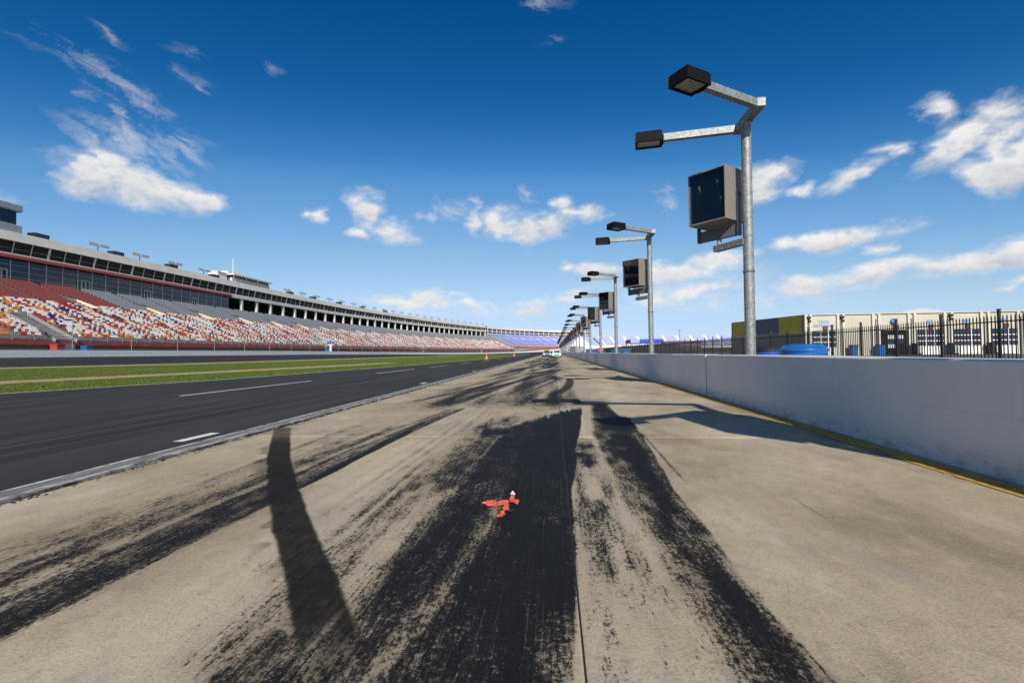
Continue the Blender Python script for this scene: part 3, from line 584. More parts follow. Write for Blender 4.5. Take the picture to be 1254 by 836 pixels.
S_A0, S_A1 = -40.0, s_of(391); S_B0, S_B1 = S_A1+.7, float(np.interp(38, _pp[2000:, 0], _ds[2000:])); S_C0, S_C1 = S_B1+3, float(_ds[-1]-4)
def strip(name, prof, s0, s1, step, m, parent=None, kind=None, closed=False):
    ns = max(2, int((s1-s0)/step)+1); ss = np.linspace(s0, s1, ns); pr = list(prof)+([prof[0]] if closed else [])
    P = np.zeros((len(pr), ns, 3))
    for i, (n_, h_) in enumerate(pr): P[i, :, :2] = at(ss, n_); P[i, :, 2] = h_ if np.isscalar(h_) else np.interp(ss, h_[0], h_[1])
    return grid_mesh(name, P, len(pr), ns, m, kind, parent)

# race track and its outer wall ------------------------------------------------
WN = 30.0
hb_s = [S_A0-20, 120, 180, 260, 330, 400, 450, 500, 540, 620, 1000]; hb_h = [1.13, 1.13, .9, .42, .35, .7, 1.6, 2.6, 3.2, 3.6, 3.6]
ss = np.concatenate([np.linspace(-55, S_C1, 220)]); wb = at(ss, WN); hb = np.interp(ss, hb_s, hb_h)
inner = np.concatenate([smooth_poly(FAR, 120), smooth_poly([(-12.6, 264), (-8, 320), (2, 380), (30, 425), (80, 448), (160, 452), (300, 430)], 100)])
nu = 10; P = np.zeros((nu, 220, 3))
for i in range(nu):
    t = i/(nu-1); P[i, :, :2] = inner*(1-t)+wb*t; h0 = np.where(np.arange(220) < 120, np.interp(inner[:, 1], [0, 200, 264], [.27, .2, .0]), .0)
    P[i, :, 2] = h0*(1-t)+hb*t**1.35+.004
grid_mesh('race_track', P, nu, 220, M_track, 'structure')
def track_wall():
    root = empty('track_wall', (*at(60, WN), 1.1)); tag(root, 'long low white concrete wall between race track and grandstand', 'wall')
    st = np.arange(-50, S_C1-20, 8.0)
    for k, s in enumerate(st):
        h0, h1 = np.interp(s, hb_s, hb_h), np.interp(s+8, hb_s, hb_h); tall = .9+float(np.interp(s, [380, 480], [0, 1.0]))
        p0, p1, q0, q1 = at(s+.02, WN), at(s+7.98, WN), at(s+.02, WN-.5), at(s+7.98, WN-.5)
        b = MB(); m_ = M_whitep if not (k % 9 == 99) else M_yellowpanel
        b.add([(*p0, h0-.3), (*p1, h1-.3), (*p1, h1+tall), (*p0, h0+tall), (*q0, h0-.3), (*q1, h1-.3), (*q1, h1+tall), (*q0, h0+tall)], [(0, 1, 2, 3), (5, 4, 7, 6), (3, 2, 6, 7), (0, 3, 7, 4), (1, 5, 6, 2)], m_)
        o = b.build('wall_panel', root); o.matrix_parent_inverse = root.matrix_world.inverted(); o.parent = root
        o.location = (0, 0, 0)
    return root
def reparent(o, root):
    o.parent = root; o.matrix_parent_inverse = Matrix.Translation(-root.location) if root.rotation_euler[2] == 0 else Matrix.LocRotScale(root.location, root.rotation_euler, None).inverted()
tw = track_wall()
for c in tw.children: reparent(c, tw)
# yellow pad on the wall far down the lane
_sc = np.linspace(300, 560, 2000); _q = at(_sc, WN); _d = ray(669, 428); sY = float(_sc[np.argmin(np.abs(_q[:, 0]/_q[:, 1]-_d.x/_d.y))]); b = MB(); p = at(sY, WN+.3)
b.box((p[0], p[1], np.interp(sY, hb_s, hb_h)+1.0), (8.0, .4, 1.3), M_yellowpanel, Matrix.Rotation(math.atan2(*(at(sY+1)-at(sY))[::-1]), 3, 'Z')); tag(b.build('crash_pad'), 'small yellow pad fixed on far white track wall beyond the cars', 'pad')
# apron behind the wall, up to the stands
P = np.zeros((4, 220, 3))
for i, n_ in enumerate((WN-.5, 27.5, 24, -14)): P[i, :, :2] = at(ss, n_); P[i, :, 2] = hb-.05 if i < 3 else hb-.2
far_k = np.interp(ss, [S_B0, S_B0+30], [0, 1]); P[2, :, 2] += far_k*2.6; P[1, :, 2] += far_k*.6; P[3, :, 2] += far_k*2.5
grid_mesh('grandstand_apron', P, 4, 220, mat('grassy_dirt_bank', (.13, .125, .055), .95, var=.4, scale=.3), 'structure')

# ------------------------------------------------------------------ grandstand A
NR, N0, N1, HT, HB_ = 30, .6, 25.0, 13.75, 3.35
dn = (N1-N0)/NR; dh = (HT-HB_)/NR
V0 = 79.0; VS = 15.3                                     # first tunnel, spacing along the stand
stairs_s = [61.6, 141.5, 236, 330]
gsA = empty('grandstand', (*at(100, 12), 0)); tag(gsA, 'long curved grandstand with mosaic of coloured seats and glazed suites', 'grandstand')
def partA(o): reparent(o, gsA); return o
def tier_profile(nr, n0, n1, ht, hb):
    d, e = (n1-n0)/nr, (ht-hb)/nr; pr = []
    for r in range(nr): pr += [(n0+r*d, ht-r*e), (n0+(r+1)*d, ht-r*e)]
    pr.append((n1, hb)); return pr
partA(strip('terrace', tier_profile(NR, N0, N1, HT, HB_), S_A0, S_A1, 5, M_terrace))
partA(strip('front_wall', [(N1, HB_+.02), (N1+.25, HB_+.02), (N1+.25, HB_-.62)], S_A0, S_A1, 5, M_redwall))
partA(strip('base_wall', [(N1+.05, HB_-.62), (N1+.05, .2)], S_A0, S_A1, 5, mat('brown_base_wall', (.15, .125, .085), .9, var=.3)))
S_GL = s_of(133)                                         # suite glass ends here
partA(strip('roof', [(-16, 21.6), (-16, 23.2), (-.75, 23.15), (.1, 21.4), (-.3, 21.4), (-16, 21.4)], S_A0, S_A1, 5, M_fascia))
partA(strip('upper_sill', [(-.9, 19.2), (.1, 19.2), (.1, 18.95), (-.6, 18.95)], S_A0, S_A1, 5, M_fascia_w))
partA(strip('red_trim', [(-.7, 18.94), (.35, 18.94), (.35, 18.42), (-.7, 18.42)], S_A0, S_GL, 5, M_redband))
partA(strip('deck_edge', [(-.7, 18.94), (.15, 18.94), (.15, 18.15), (-.7, 18.15)], S_GL+.05, S_A1, 5, M_fascia_w))
partA(strip('suite_ledge', [(-1, 14.15), (.45, 14.15), (.45, 13.76)], S_A0, S_GL, 5, M_beige))
partA(strip('suite_deck', [(-14, 18.3), (-.7, 18.3)], S_A0, S_A1, 5, M_darkroom)); partA(strip('concourse_deck', [(-14, 13.8), (.6, 13.8)], S_A0, S_A1, 5, M_terrace))
partA(strip('rear_wall', [(-14, 21.4), (-14, 0)], S_A0, S_A1, 5, M_darkroom))
for s in (S_A0, S_A1):
    p, q = at(s, -14), at(s, -.5); b = MB(); b.add([(*p, 13.7), (*q, 13.7), (*q, 21.4), (*p, 21.4)], [(0, 1, 2, 3)], M_fascia); partA(b.build('end_wall'))
    pr = [(-14, .0)]+[(-14, 13.7)]+tier_profile(NR, N0, N1, HT, HB_)+[(N1, 0.)]; b = MB(); b.add([(*at(s+(.01 if s > 0 else -.01), n_), h_) for n_, h_ in pr], [tuple(range(len(pr)))], M_terrace); partA(b.build('end_wall'))
# suite windows, one per bay: frame with a pane behind it
def win_frame(w, h, rows, t, dpt, m, lean=0):
    b = MB(); zs_ = np.linspace(0, h, rows+1)
    b.box((-w/2+t/2, -lean*.5, h/2), (t, dpt, h), m)
    for z in zs_[1:-1]: b.box((0, 0, z), (w-t, dpt*.8, .045), m)
    return b
bayL = 3.0; wl_mesh = None
ks = np.arange(52, S_GL-1, bayL)
def door_like(k): return (k % 5) == 2
for i, s in enumerate(ks):
    M4 = frame_r(s+bayL/2, -.9, 14.15)
    if wl_mesh is None:
        o = win_frame(bayL, 4.25, 4, .11, .14, mat('grey_mullion', (.55, .55, .53), .5)).build('window'); b = MB(); b.box((0, -.1, 2.12), (bayL, .05, 4.25), M_glass_suite); p = b.build('pane', o); wl_mesh = (o, p)
    else:
        o = wl_mesh[0].copy(); COL.objects.link(o); p = wl_mesh[1].copy(); COL.objects.link(p); p.parent = o
    o.parent = gsA; o.matrix_parent_inverse = Matrix.Identity(4); o.matrix_local = Matrix.Translation(-gsA.location) @ M4
    if door_like(i):
        b = MB()
        for x in (-.85, 0, .85): b.box((x, .12, 1.15), (.1, .1, 2.3), M_fascia_w)
        b.box((0, .12, 2.32), (1.8, .1, .1), M_fascia_w); d = b.build('suite_door', gsA); d.matrix_local = Matrix.Translation(-gsA.location) @ M4
up_mesh = None
for i, s in enumerate(np.arange(52, S_A1-3, bayL)):
    M4 = frame_r(s+bayL/2, -.75, 19.2)
    if up_mesh is None:
        b = MB()
        for z0, z1, y0, y1 in ((0, 2.2, -.0, .55),): b.beam((-bayL/2, y0, z0), (-bayL/2, y1, z1), .13, .13, M_fascia)
        b.box((0, .22, .95), (bayL-.1, .06, .07), M_grey); o = b.build('window'); b = MB(); b.add([(-bayL/2, -.12, 0), (bayL/2, -.12, 0), (bayL/2, .42, 2.2), (-bayL/2, .42, 2.2)], [(3, 2, 1, 0)], M_glass_up); p = b.build('pane', o)
        up_mesh = (o, p); b = MB(); b.beam((-bayL/2, .02, 0), (-bayL/2, .62, 2.2), .3, .2, M_fascia_w); pm = b.build('mullion', gsA); pm.matrix_local = Matrix.Translation(-gsA.location) @ M4
    else:
        o = up_mesh[0].copy(); COL.objects.link(o); p = up_mesh[1].copy(); COL.objects.link(p); p.parent = o
        if i % 3 == 0: q = pm.copy(); COL.objects.link(q); q.matrix_local = Matrix.Translation(-gsA.location) @ M4
    o.parent = gsA; o.matrix_local = Matrix.Translation(-gsA.location) @ M4
c0 = None
for s in np.arange(S_GL+5.3, S_A1-2, 7.5):
    M4 = Matrix.Translation(-gsA.location) @ frame_r(s, -.35, 13.8)
    if c0 is None: b = MB(); b.bevelbox((0, 0, 2.2), (.75, .75, 4.4), M_col, .06); c0 = b.build('column', gsA); c0.matrix_local = M4
    else: q = c0.copy(); COL.objects.link(q); q.matrix_local = M4
# tunnels with cream side walls, aisle steps, aisle rails
vt = None; aisles = []
for s in np.arange(V0-2*VS, S_A1-6, VS):
    aisles += [s, s+VS/2]
    hN = HT-(8.2-N0)/dn*dh; M4 = Matrix.Translation(-gsA.location) @ frame_r(s, 8.2, hN)
    if vt is None:
        b = MB()
        for x in (-1.5, 1.5): b.add([(x-.14, -1.4, -.8), (x+.14, -1.4, -.8), (x+.14, 3.0, -1.8), (x-.14, 3.0, -1.8), (x-.14, -1.4, 1.15), (x+.14, -1.4, 1.15), (x+.14, 3.0, -.45), (x-.14, 3.0, -.45)], [(4, 5, 6, 7), (0, 1, 5, 4), (1, 2, 6, 5), (2, 3, 7, 6), (3, 0, 4, 7)], M_beige)
        b.box((0, -1.3, .2), (3.28, .22, 1.8), M_beige); b.box((0, -1.0, -.15), (1.9, .5, 1.5), M_darkroom); b.box((0, 1, -.72), (2.7, 4.0, .1), M_darkroom); b.box((0, -1.35, 1.5), (3.2, .06, .06), M_grey); b.box((0, -1.35, 1.3), (.06, .06, .5), M_grey)
        vt = b.build('tunnel', gsA); vt.matrix_local = M4
    else: q = vt.copy(); COL.objects.link(q); q.matrix_local = M4
aisles = np.array(aisles)
# front stairs cut through the lowest rows
st0 = None
for s in stairs_s:
    M4 = Matrix.Translation(-gsA.location) @ frame_r(s, 18, 0)
    if st0 is None:
        b = MB()
        for k in range(14): z = HT-(18-N0)/dn*dh-.3*k*.9; b.box((0, .55*k, z/2+.4), (2.6, .56, max(.3, z-.6)), M_grey)
        for x in (-1.5, 1.5): b.beam((x, -.2, 7.4), (x, 7.6, 3.4), .06, .5, M_grey)
        st0 = b.build('front_stair', gsA); st0.matrix_local = M4
    else: q = st0.copy(); COL.objects.link(q); q.matrix_local = M4
# rail along the front row
b = MB()
for s in np.arange(50, S_A1, 2.6):
    if min(abs(s-np.array(stairs_s))) < 1.6: continue
    p = at(s, N1+.12); b.box((*p, HB_+.55), (.07, .07, 1.1), M_grey, bottom=False)
o = partA(b.build('front_railing')); o['kind'] = 'stuff'
for h_ in (HB_+.55, HB_+1.08): partA(strip('handrail', [(N1+.09, h_), (N1+.15, h_), (N1+.15, h_+.05), (N1+.09, h_+.05)], S_A0, S_A1, 5, M_grey, closed=True))
# seats
w_, pd, bh = .39, .44, .42
T_ = np.array([[[-.5, 0, .42], [.5, 0, .42], [.5, 1, .45], [-.5, 1, .45]], [[-.5, 1, .45], [.5, 1, .45], [.5, 1, .36], [-.5, 1, .36]], [[-.5, .06, .42], [.5, .06, .42], [.5, -.12, .86], [-.5, -.12, .86]],
               [[-.5, -.12, .86], [.5, -.12, .86], [.5, -.24, .86], [-.5, -.24, .86]], [[.5, 0, .34], [-.5, 0, .34], [-.5, -.24, .86], [.5, -.24, .86]], [[-.5, .06, .42], [-.5, -.12, .86], [-.5, -.24, .86], [-.5, -.02, .34]], [[.5, -.02, .34], [.5, -.24, .86], [.5, -.12, .86], [.5, .06, .42]]])
T_[:, :, 0] *= w_; T_[:, :, 1] *= pd
colk = ['white', 'red', 'navy', 'orange', 'grey', 'darkred']
def seat_rows(s0, s1, pitch):
    out = []
    sgrid = np.arange(s0, s1, pitch)
    dA = np.min(np.abs(sgrid[:, None]-aisles[None, :]), 1); dS = np.min(np.abs(sgrid[:, None]-np.array(stairs_s)[None, :]), 1); dV = np.abs((sgrid-V0+VS/2) % VS-VS/2)
    # colour runs down each seat column
    run = np.zeros((len(sgrid), NR), int)
    cur = None
    for i in range(len(sgrid)):
        r = 0
        while r < NR:
            L_ = rng.integers(1, 4); c = rng.choice(4, p=[.53, .20, .12, .15]); run[i, r:r+L_] = c; r += L_
        if i and rng.random() < .3: a = rng.integers(1, NR-5); run[i, a:a+4] = run[i-1, a-1:a+3]
    for r in range(NR):
        n_ = N0+(r+.42)*dn; h_ = HT-r*dh
        ok = (dA > .62)
        if n_ > 17: ok &= dS > 1.7
        if 6.6 < n_ < 11.6: ok &= dV > 1.75
        sg = sgrid[ok]; c = run[ok, r].copy()
        if n_ < 9.9: c[:] = 4; c[sg < 85.8] = 5
        out.append((sg, np.full(len(sg), n_), np.full(len(sg), h_), c))
    return [np.concatenate(x) for x in zip(*out)]
sg, nn, hh, cc = seat_rows(50, S_A1-1.5, .425)
xy = np.stack([np.interp(sg, _ds, _pp[:, 0]), np.interp(sg, _ds, _pp[:, 1])], 1); tt = np.stack([np.interp(sg, _ds, _tt[:, 0]), np.interp(sg, _ds, _tt[:, 1])], 1); nv = np.stack([tt[:, 1], -tt[:, 0]], 1); ctr = xy+nn[:, None]*nv
# the 300 that show largest: nearest in view
dist = np.hypot(ctr[:, 0], ctr[:, 1]); fr_ = ctr@np.array([fwd.x, fwd.y]); rr = ctr@np.array([rt.x, rt.y]); vis = rr/fr_ > -1.055; dist[~vis] = 1e9
order = np.argsort(dist); near_i = order[:300]; rest = np.ones(len(sg), bool); rest[near_i] = False
def seat_quads(i):
    V = np.zeros((len(i), len(T_), 4, 3))
    V[..., :2] = ctr[i][:, None, None, :]+T_[None, :, :, 0:1]*tt[i][:, None, None, :]+T_[None, :, :, 1:2]*nv[i][:, None, None, :]; V[..., 2] = hh[i][:, None, None]+T_[None, :, :, 2]; return V
ri = np.nonzero(rest)[0]; V = seat_quads(ri).reshape(-1, 4, 3); o = quads_mesh('seat_block', V, np.repeat(cc[ri], len(T_)), [M_seat[k] for k in colk]); o['kind'] = 'stuff'; partA(o)
seat_proto = {}
for i in near_i:
    k = colk[cc[i]]
    if k not in seat_proto:
        me = bpy.data.meshes.new('seat'); me.from_pydata([tuple(v) for v in T_.reshape(-1, 3)], [], [tuple(range(4*a, 4*a+4)) for a in range(len(T_))]); me.materials.append(M_seat[k]); seat_proto[k] = me
    o = bpy.data.objects.new('seat', seat_proto[k]); COL.objects.link(o); o.parent = gsA
    o.matrix_local = Matrix.Translation(-gsA.location) @ Matrix(((tt[i][0], nv[i][0], 0, ctr[i][0]), (tt[i][1], nv[i][1], 0, ctr[i][1]), (0, 0, 1, hh[i]), (0, 0, 0, 1)))

# ------------------------------------------------------------------ far blue stands round the turn
def blue_stand(name, s0, s1, label, roof):
    root = empty(name, (*at((s0+s1)/2, 12), 3)); tag(root, label, 'grandstand')
    pt = lambda o: reparent(o, root)
    nr, n0, n1, ht, hb = 24, 1.0, 24.0, 16.3, 6.4
    pt(strip('terrace', tier_profile(nr, n0, n1, ht, hb), s0, s1, 8, mat('pale_blue_terrace', (.55, .57, .70), .8)))
    pt(strip('front_wall', [(n1, hb), (n1+.2, hb), (n1+.2, hb-1.7)], s0, s1, 8, mat('faded_red_front_wall', (.55, .12, .08), .7, var=.3, scale=.2))); pt(strip('base_wall', [(n1, hb-1.7), (n1, -1)], s0, s1, 8, M_terrace)); pt(strip('rear_wall', [(n0-.2, ht+1.0), (n0-.2, ht)] if roof else [(n0-.3, ht+.5), (n0-.3, 0)], s0, s1, 8, M_fascia_w))
    ais = np.arange(s0+6, s1, 14.0); st_ = np.arange(s0+.3, s1-.3, 1.6); Q = []
    for r in range(nr):
        n_ = n0+(r+.35)*(n1-n0)/nr; h_ = ht-r*(ht-hb)/nr
        for s in st_:
            if np.min(np.abs(ais-s-.8)) < (1.6 if not roof else 1.1): continue
            if roof and 7 < n_ < 11 and np.min(np.abs(ais-s-.8)) < 3.0: continue
            a, c = at(s, n_), at(s+1.55, n_); d, e = at(s, n_+.4), at(s+1.55, n_+.4)
            Q.append([(*a, h_+.42), (*c, h_+.42), (*e, h_+.45), (*d, h_+.45)]); Q.append([(*a, h_+.42), (*c, h_+.42), (*c, h_+.84), (*a, h_+.84)])
    o = quads_mesh('seat_block', np.array(Q), np.zeros(len(Q)), [M_seat['blue']]); o['kind'] = 'stuff'; pt(o)
    if roof:
        pt(strip('roof', [(-14, 21.8), (-14, 23.2), (0, 23.15), (0, 21.0), (-14, 21.4)], s0, s1, 8, M_fascia_w)); pt(strip('rear_wall', [(-3, 21.4), (-3, 16)], s0, s1, 8, M_maroon)); pt(strip('deck_edge', [(-.6, 19.2), (.1, 19.2), (.1, 18.5), (-.6, 18.5)], s0, s1, 8, M_fascia_w))
        pt(strip('window_band', [(-.8, 21.3), (-.8, 19.2)], s0, s1, 8, M_glass_up))
        c0 = None
        for s in np.arange(s0+2, s1, 8.0):
            b = MB(); p = at(s, -.3); b.box((*p, 18.6), (.55, .55, 5.2), M_col); pt(b.build('column'))
        for s in (s0, s1): b = MB(); pr = [(-14, 0), (-14, 22), (-.5, 22), (-.5, ht)]+[(n0, ht), (n1, hb), (n1, 0)]; b.add([(*at(s, n_), h_) for n_, h_ in pr], [tuple(range(len(pr)))], M_grey); pt(b.build('end_wall'))
    return root
blue_stand('grandstand', S_B0, S_B1, 'far grandstand of faded blue seats under white roof behind light poles', True)
blue_stand('grandstand', S_C0, S_C1, 'far uncovered blue seat stand with pale stripes above the right fence', False)

# ------------------------------------------------------------------ things on the roof
def building(name, label, cat, loc=(0, 0, 0)): return tag(empty(name, loc), label, cat)
def rooftop():
    M4 = lambda s, n=0, h=0: frame_r(s, n, h)
    # tower at the left edge
    s0, s1 = 38.0, 78.3; L_ = s1-s0; r = empty('press_tower'); r.matrix_world = M4((s0+s1)/2, -1.5, 23.2); tag(r, 'blue grey tower block with dark glass on grandstand roof at left', 'building')
    b = MB(); b.bevelbox((0, -4, .75), (L_, 8, 1.5), M_tower, .15); b.build('lower_band', r); b = MB(); b.box((0, -4.1, 2.7), (L_-1.2, 7.2, 2.4), M_towerglass); g = b.build('window', r)
    b = MB()
    for z in (1.95, 2.5, 3.05, 3.55): b.box((0, -.46, z), (L_-1.3, .08, .07), mat('navy_mullion', (.05, .06, .12), .5))
    b.build('frame', g); b = MB(); b.bevelbox((0, -4, 4.5), (L_, 8.2, 1.25), M_tower, .15); b.build('upper_band', r)
    # control booth
    r = empty('control_booth'); r.matrix_world = M4(146.3, -2.2, 23.2); tag(r, 'white flat roofed control booth standing on the grandstand roof', 'building')
    b = MB(); b.box((0, -3, .7), (19, 6, 1.4), M_fascia); b.build('wall', r); b = MB(); b.box((0, -3, 1.75), (18.4, 5.6, .7), M_glass_up); b.build('window', r)
    b = MB(); b.box((0, -2.6, 2.25), (20, 7, .3), M_fascia_w); b.build('roof', r); b = MB(); b.box((2, -4, 3.05), (11, 2.5, 1.3), M_whitep); b.build('roof_cabin', r)
    for x in (-8.8, -3, 3, 8.8): b = MB(); b.box((x, .05, 1.75), (.25, .25, .7), M_fascia_w); b.build('column', r)
    r = empty('white_hut'); r.matrix_world = M4(133.4, -2.4, 23.2); tag(r, 'small white hut on the grandstand roof beside thin mast', 'hut'); b = MB(); b.bevelbox((0, -2, 1.1), (4.0, 3, 2.2), M_whitep, .1); b.build('wall', r); b = MB(); b.box((0, -2, 2.3), (4.4, 3.4, .2), M_fascia_w); b.build('roof', r)
    r = empty('radio_mast'); r.matrix_world = M4(138.2, -3, 23.2); tag(r, 'thin white lattice radio mast on the grandstand roof', 'mast')
    for k in range(3): a = 2*math.pi*k/3; b = MB(); b.tube((math.cos(a)*.28, math.sin(a)*.28, 0), (math.cos(a)*.05, math.sin(a)*.05, 7.4), .06, .04, M_whitep, 5); b.build('leg', r)
    b = MB()
    for k in range(12):
        z = k*.6+.3
        for j in range(3): a, c = 2*math.pi*j/3, 2*math.pi*(j+1)/3; rr_ = .28*(1-z/8.5)+.03; b.beam((math.cos(a)*rr_, math.sin(a)*rr_, z), (math.cos(c)*rr_, math.sin(c)*rr_, z+.4), .04, .04, M_whitep)
    b.build('brace', r)
    # floodlight racks
    proto = None; names = ['nearest', 'second', 'third', 'fourth', 'fifth', 'sixth', 'seventh', 'eighth', 'ninth', 'tenth', 'eleventh', 'twelfth', 'thirteenth', 'fourteenth', 'fifteenth', 'sixteenth']
    pos = [55.5]+list(np.arange(92.5, S_A1-4, 10.3)); cnt = 0
    for i, s in enumerate(pos):
        if 130 < s < 158: continue
        if proto is None:
            r = empty('floodlight_rack'); b = MB(); b.tube((0, 0, 0), (0, 0, 1.05), .1, .08, M_grey, 8); b.build('post', r); b = MB(); b.beam((-2.1, 0, 1.0), (2.1, 0, 1.0), .1, .1, M_grey); b.build('crossbar', r)
            hd = None
            for x in (-1.95, -1.25, -.55, .55, 1.25, 1.95):
                if hd is None:
                    b = MB(); b.lathe((0, 0, 0), [(.08, -.3), (.2, -.15), (.36, .12), (.38, .2)], mat('pale_lamp_shell', (.5, .47, .42), .4, .3), 10); hd = b.build('lamp', r); hd.rotation_euler = (R(-68), 0, 0); hd.location = (x, .15, 1.15)
                    b = MB(); b.lathe((0, 0, .17), [(.36, 0), (.2, .05), (.01, .07)], M_lens, 10); b.build('lens', hd)
                else: q = copy_tree(hd, r); q.location = (x, .15, 1.15)
            proto = r
        else: r = copy_tree(proto)
        r.matrix_world = M4(s, -1.2 if i else -2.2, 23.18 if i else 28.25)
        if i == 0: lb = 'rack of six floodlights on top of the blue grey tower'
        elif cnt <= 16: lb = '%s rack of six floodlights along the grandstand roof right of the tower' % names[cnt-1]
        else: lb = 'tiny far floodlight rack on the distant part of the grandstand roof'
        tag(r, lb, 'floodlights', 'floodlight racks along the grandstand roof'); cnt += 1
    pu = None
    for i, s in enumerate((97.5, 113, 128.5, 81.5, 168, 184, 205, 226, 250)):
        if pu is None: r = empty('roof_unit'); b = MB(); b.bevelbox((0, 0, .45), (2.6, 1.6, .9), M_black, .06); b.build('cabinet', r); b = MB(); b.box((0, .82, .45), (2.0, .05, .55), mat('dark_grille', (.04, .04, .045), .6)); b.build('grille', r); pu = r
        else: r = copy_tree(pu)
        r.matrix_world = M4(s, -2.0, 23.15)
        lab = 'low dark roof unit at the foot of the blue grey tower' if i == 3 else '%s black roof unit on the grandstand roof counted right from the tower foot' % {0: 'second', 1: 'third', 2: 'fourth', 4: 'fifth', 5: 'sixth', 6: 'seventh', 7: 'eighth', 8: 'ninth'}[i]
        tag(r, lab, 'roof unit', 'dark units on the grandstand roof')
rooftop()
# catch fence posts along the track wall
cf = tag(empty('catch_fence', (*at(80, WN-.7), 1.1)), 'tall thin wire catch fence behind white track wall', 'fence')
cp = None
for s in np.arange(50, S_A1, 9.0):
    b = MB(); p = at(s, WN-.75); h0 = float(np.interp(s, hb_s, hb_h)); b.tube((*p, h0), (*p, h0+5.2), .045, .04, M_grey, 6); reparent(b.build('post'), cf)
for k in range(6): reparent(strip('cable', [(WN-.76, ([-40, S_A1], [0, 0]))] and [(WN-.765, 2.2+.75*k), (WN-.735, 2.2+.75*k), (WN-.75, 2.225+.75*k)], 45, S_A1-2, 6, M_grey, closed=True), cf)
# bins at the foot of the front stairs
def small_bin(name, loc, m, label, group=None, s=1.0, lid=None, rz=0):
    r = tag(empty(name, loc, rz), label, 'bin', group); b = MB(); d = .62*s
    b.add([(-d/2*.85, -d/2*.85, 0), (d/2*.85, -d/2*.85, 0), (d/2*.85, d/2*.85, 0), (-d/2*.85, d/2*.85, 0), (-d/2, -d/2, 1.0*s), (d/2, -d/2, 1.0*s), (d/2, d/2, 1.0*s), (-d/2, d/2, 1.0*s)], [(0, 1, 5, 4), (1, 2, 6, 5), (2, 3, 7, 6), (3, 0, 4, 7), (3, 2, 1, 0)], m); b.build('bin_body', r)
    b = MB(); b.bevelbox((0, 0, 1.05*s), (d*1.08, d*1.08, .1*s), lid or m, .02); b.build('lid', r); return r
p = at(59.6, N1+1.4); small_bin('waste_bin', (*p, 1.0), M_redwall, 'red bin left of the nearest grey front stair of the grandstand', 'bins by the front stairs', 1.7)
p = at(63.9, N1+1.2); small_bin('waste_bin', (*p, 1.0), M_blue, 'blue bin right of the nearest grey front stair of the grandstand', 'bins by the front stairs', 1.6)
p = at(139.6, N1+1.2); small_bin('waste_bin', (*p, 1.0), M_blue, 'blue bin beside the second front stair of the grandstand', 'bins by the front stairs', 1.7)

# flag stand at the inside of the track
r = tag(empty('banner_stand', (-65.4, 137.4, .75)), 'white post stand with two blue banners in front of the coloured seats', 'banner stand')
b = MB(); b.box((0, 0, 1.6), (.5, .4, 3.2), M_whitep); b.build('post', r); b = MB(); b.box((0, 0, 3.25), (1.9, .3, .14), M_whitep); b.build('platform', r)
for x in (-.55, .75): b = MB(); b.box((x, -.1, 3.72), (1.2 if x < 0 else .8, .1, .7), mat('royal_blue_banner', (.02, .07, .34), .6)); b.build('banner', r)

# ------------------------------------------------------------------ pit wall
pw = tag(empty('pit_wall', (RX+.15, 10, 0)), 'long grey white concrete pit wall along the right side', 'wall')
WT, WH = .30, .905
joints = [-16, 11.05, 29.2, 47, 65, 83, 101, 119, 137, 160, 200, 260]
for a, c in zip(joints[:-1], joints[1:]):
    b = MB(); n = max(2, int((c-a)/1.5)); ys = np.linspace(a+.04, c-.04, n+1); bev = .018
    pr = [(0, -.03), (0, WH-bev), (bev, WH), (WT-bev, WH), (WT, WH-bev), (WT, -.03)]
    vs = []
    for k, y in enumerate(ys):
        for (x, z) in pr: vs.append((RX+x+random.uniform(-.002, .002), y, z+(random.uniform(-.003, .003) if z > .5 else 0)))
    fs = [(k*6+i, (k+1)*6+i, (k+1)*6+i+1, k*6+i+1) for k in range(n) for i in range(5)]+[tuple(range(5, -1, -1)), tuple(n*6+i for i in range(6))]
    b.add(vs, fs, M_wall); reparent(b.build('wall_panel'), pw)
    if c < 200: b = MB(); b.box((RX+WT/2, c, WH/2-.008), (WT-.05, .078, WH-.018), mat('black_joint_sealant', (.01, .01, .01), .8)); reparent(b.build('joint_sealant'), pw)
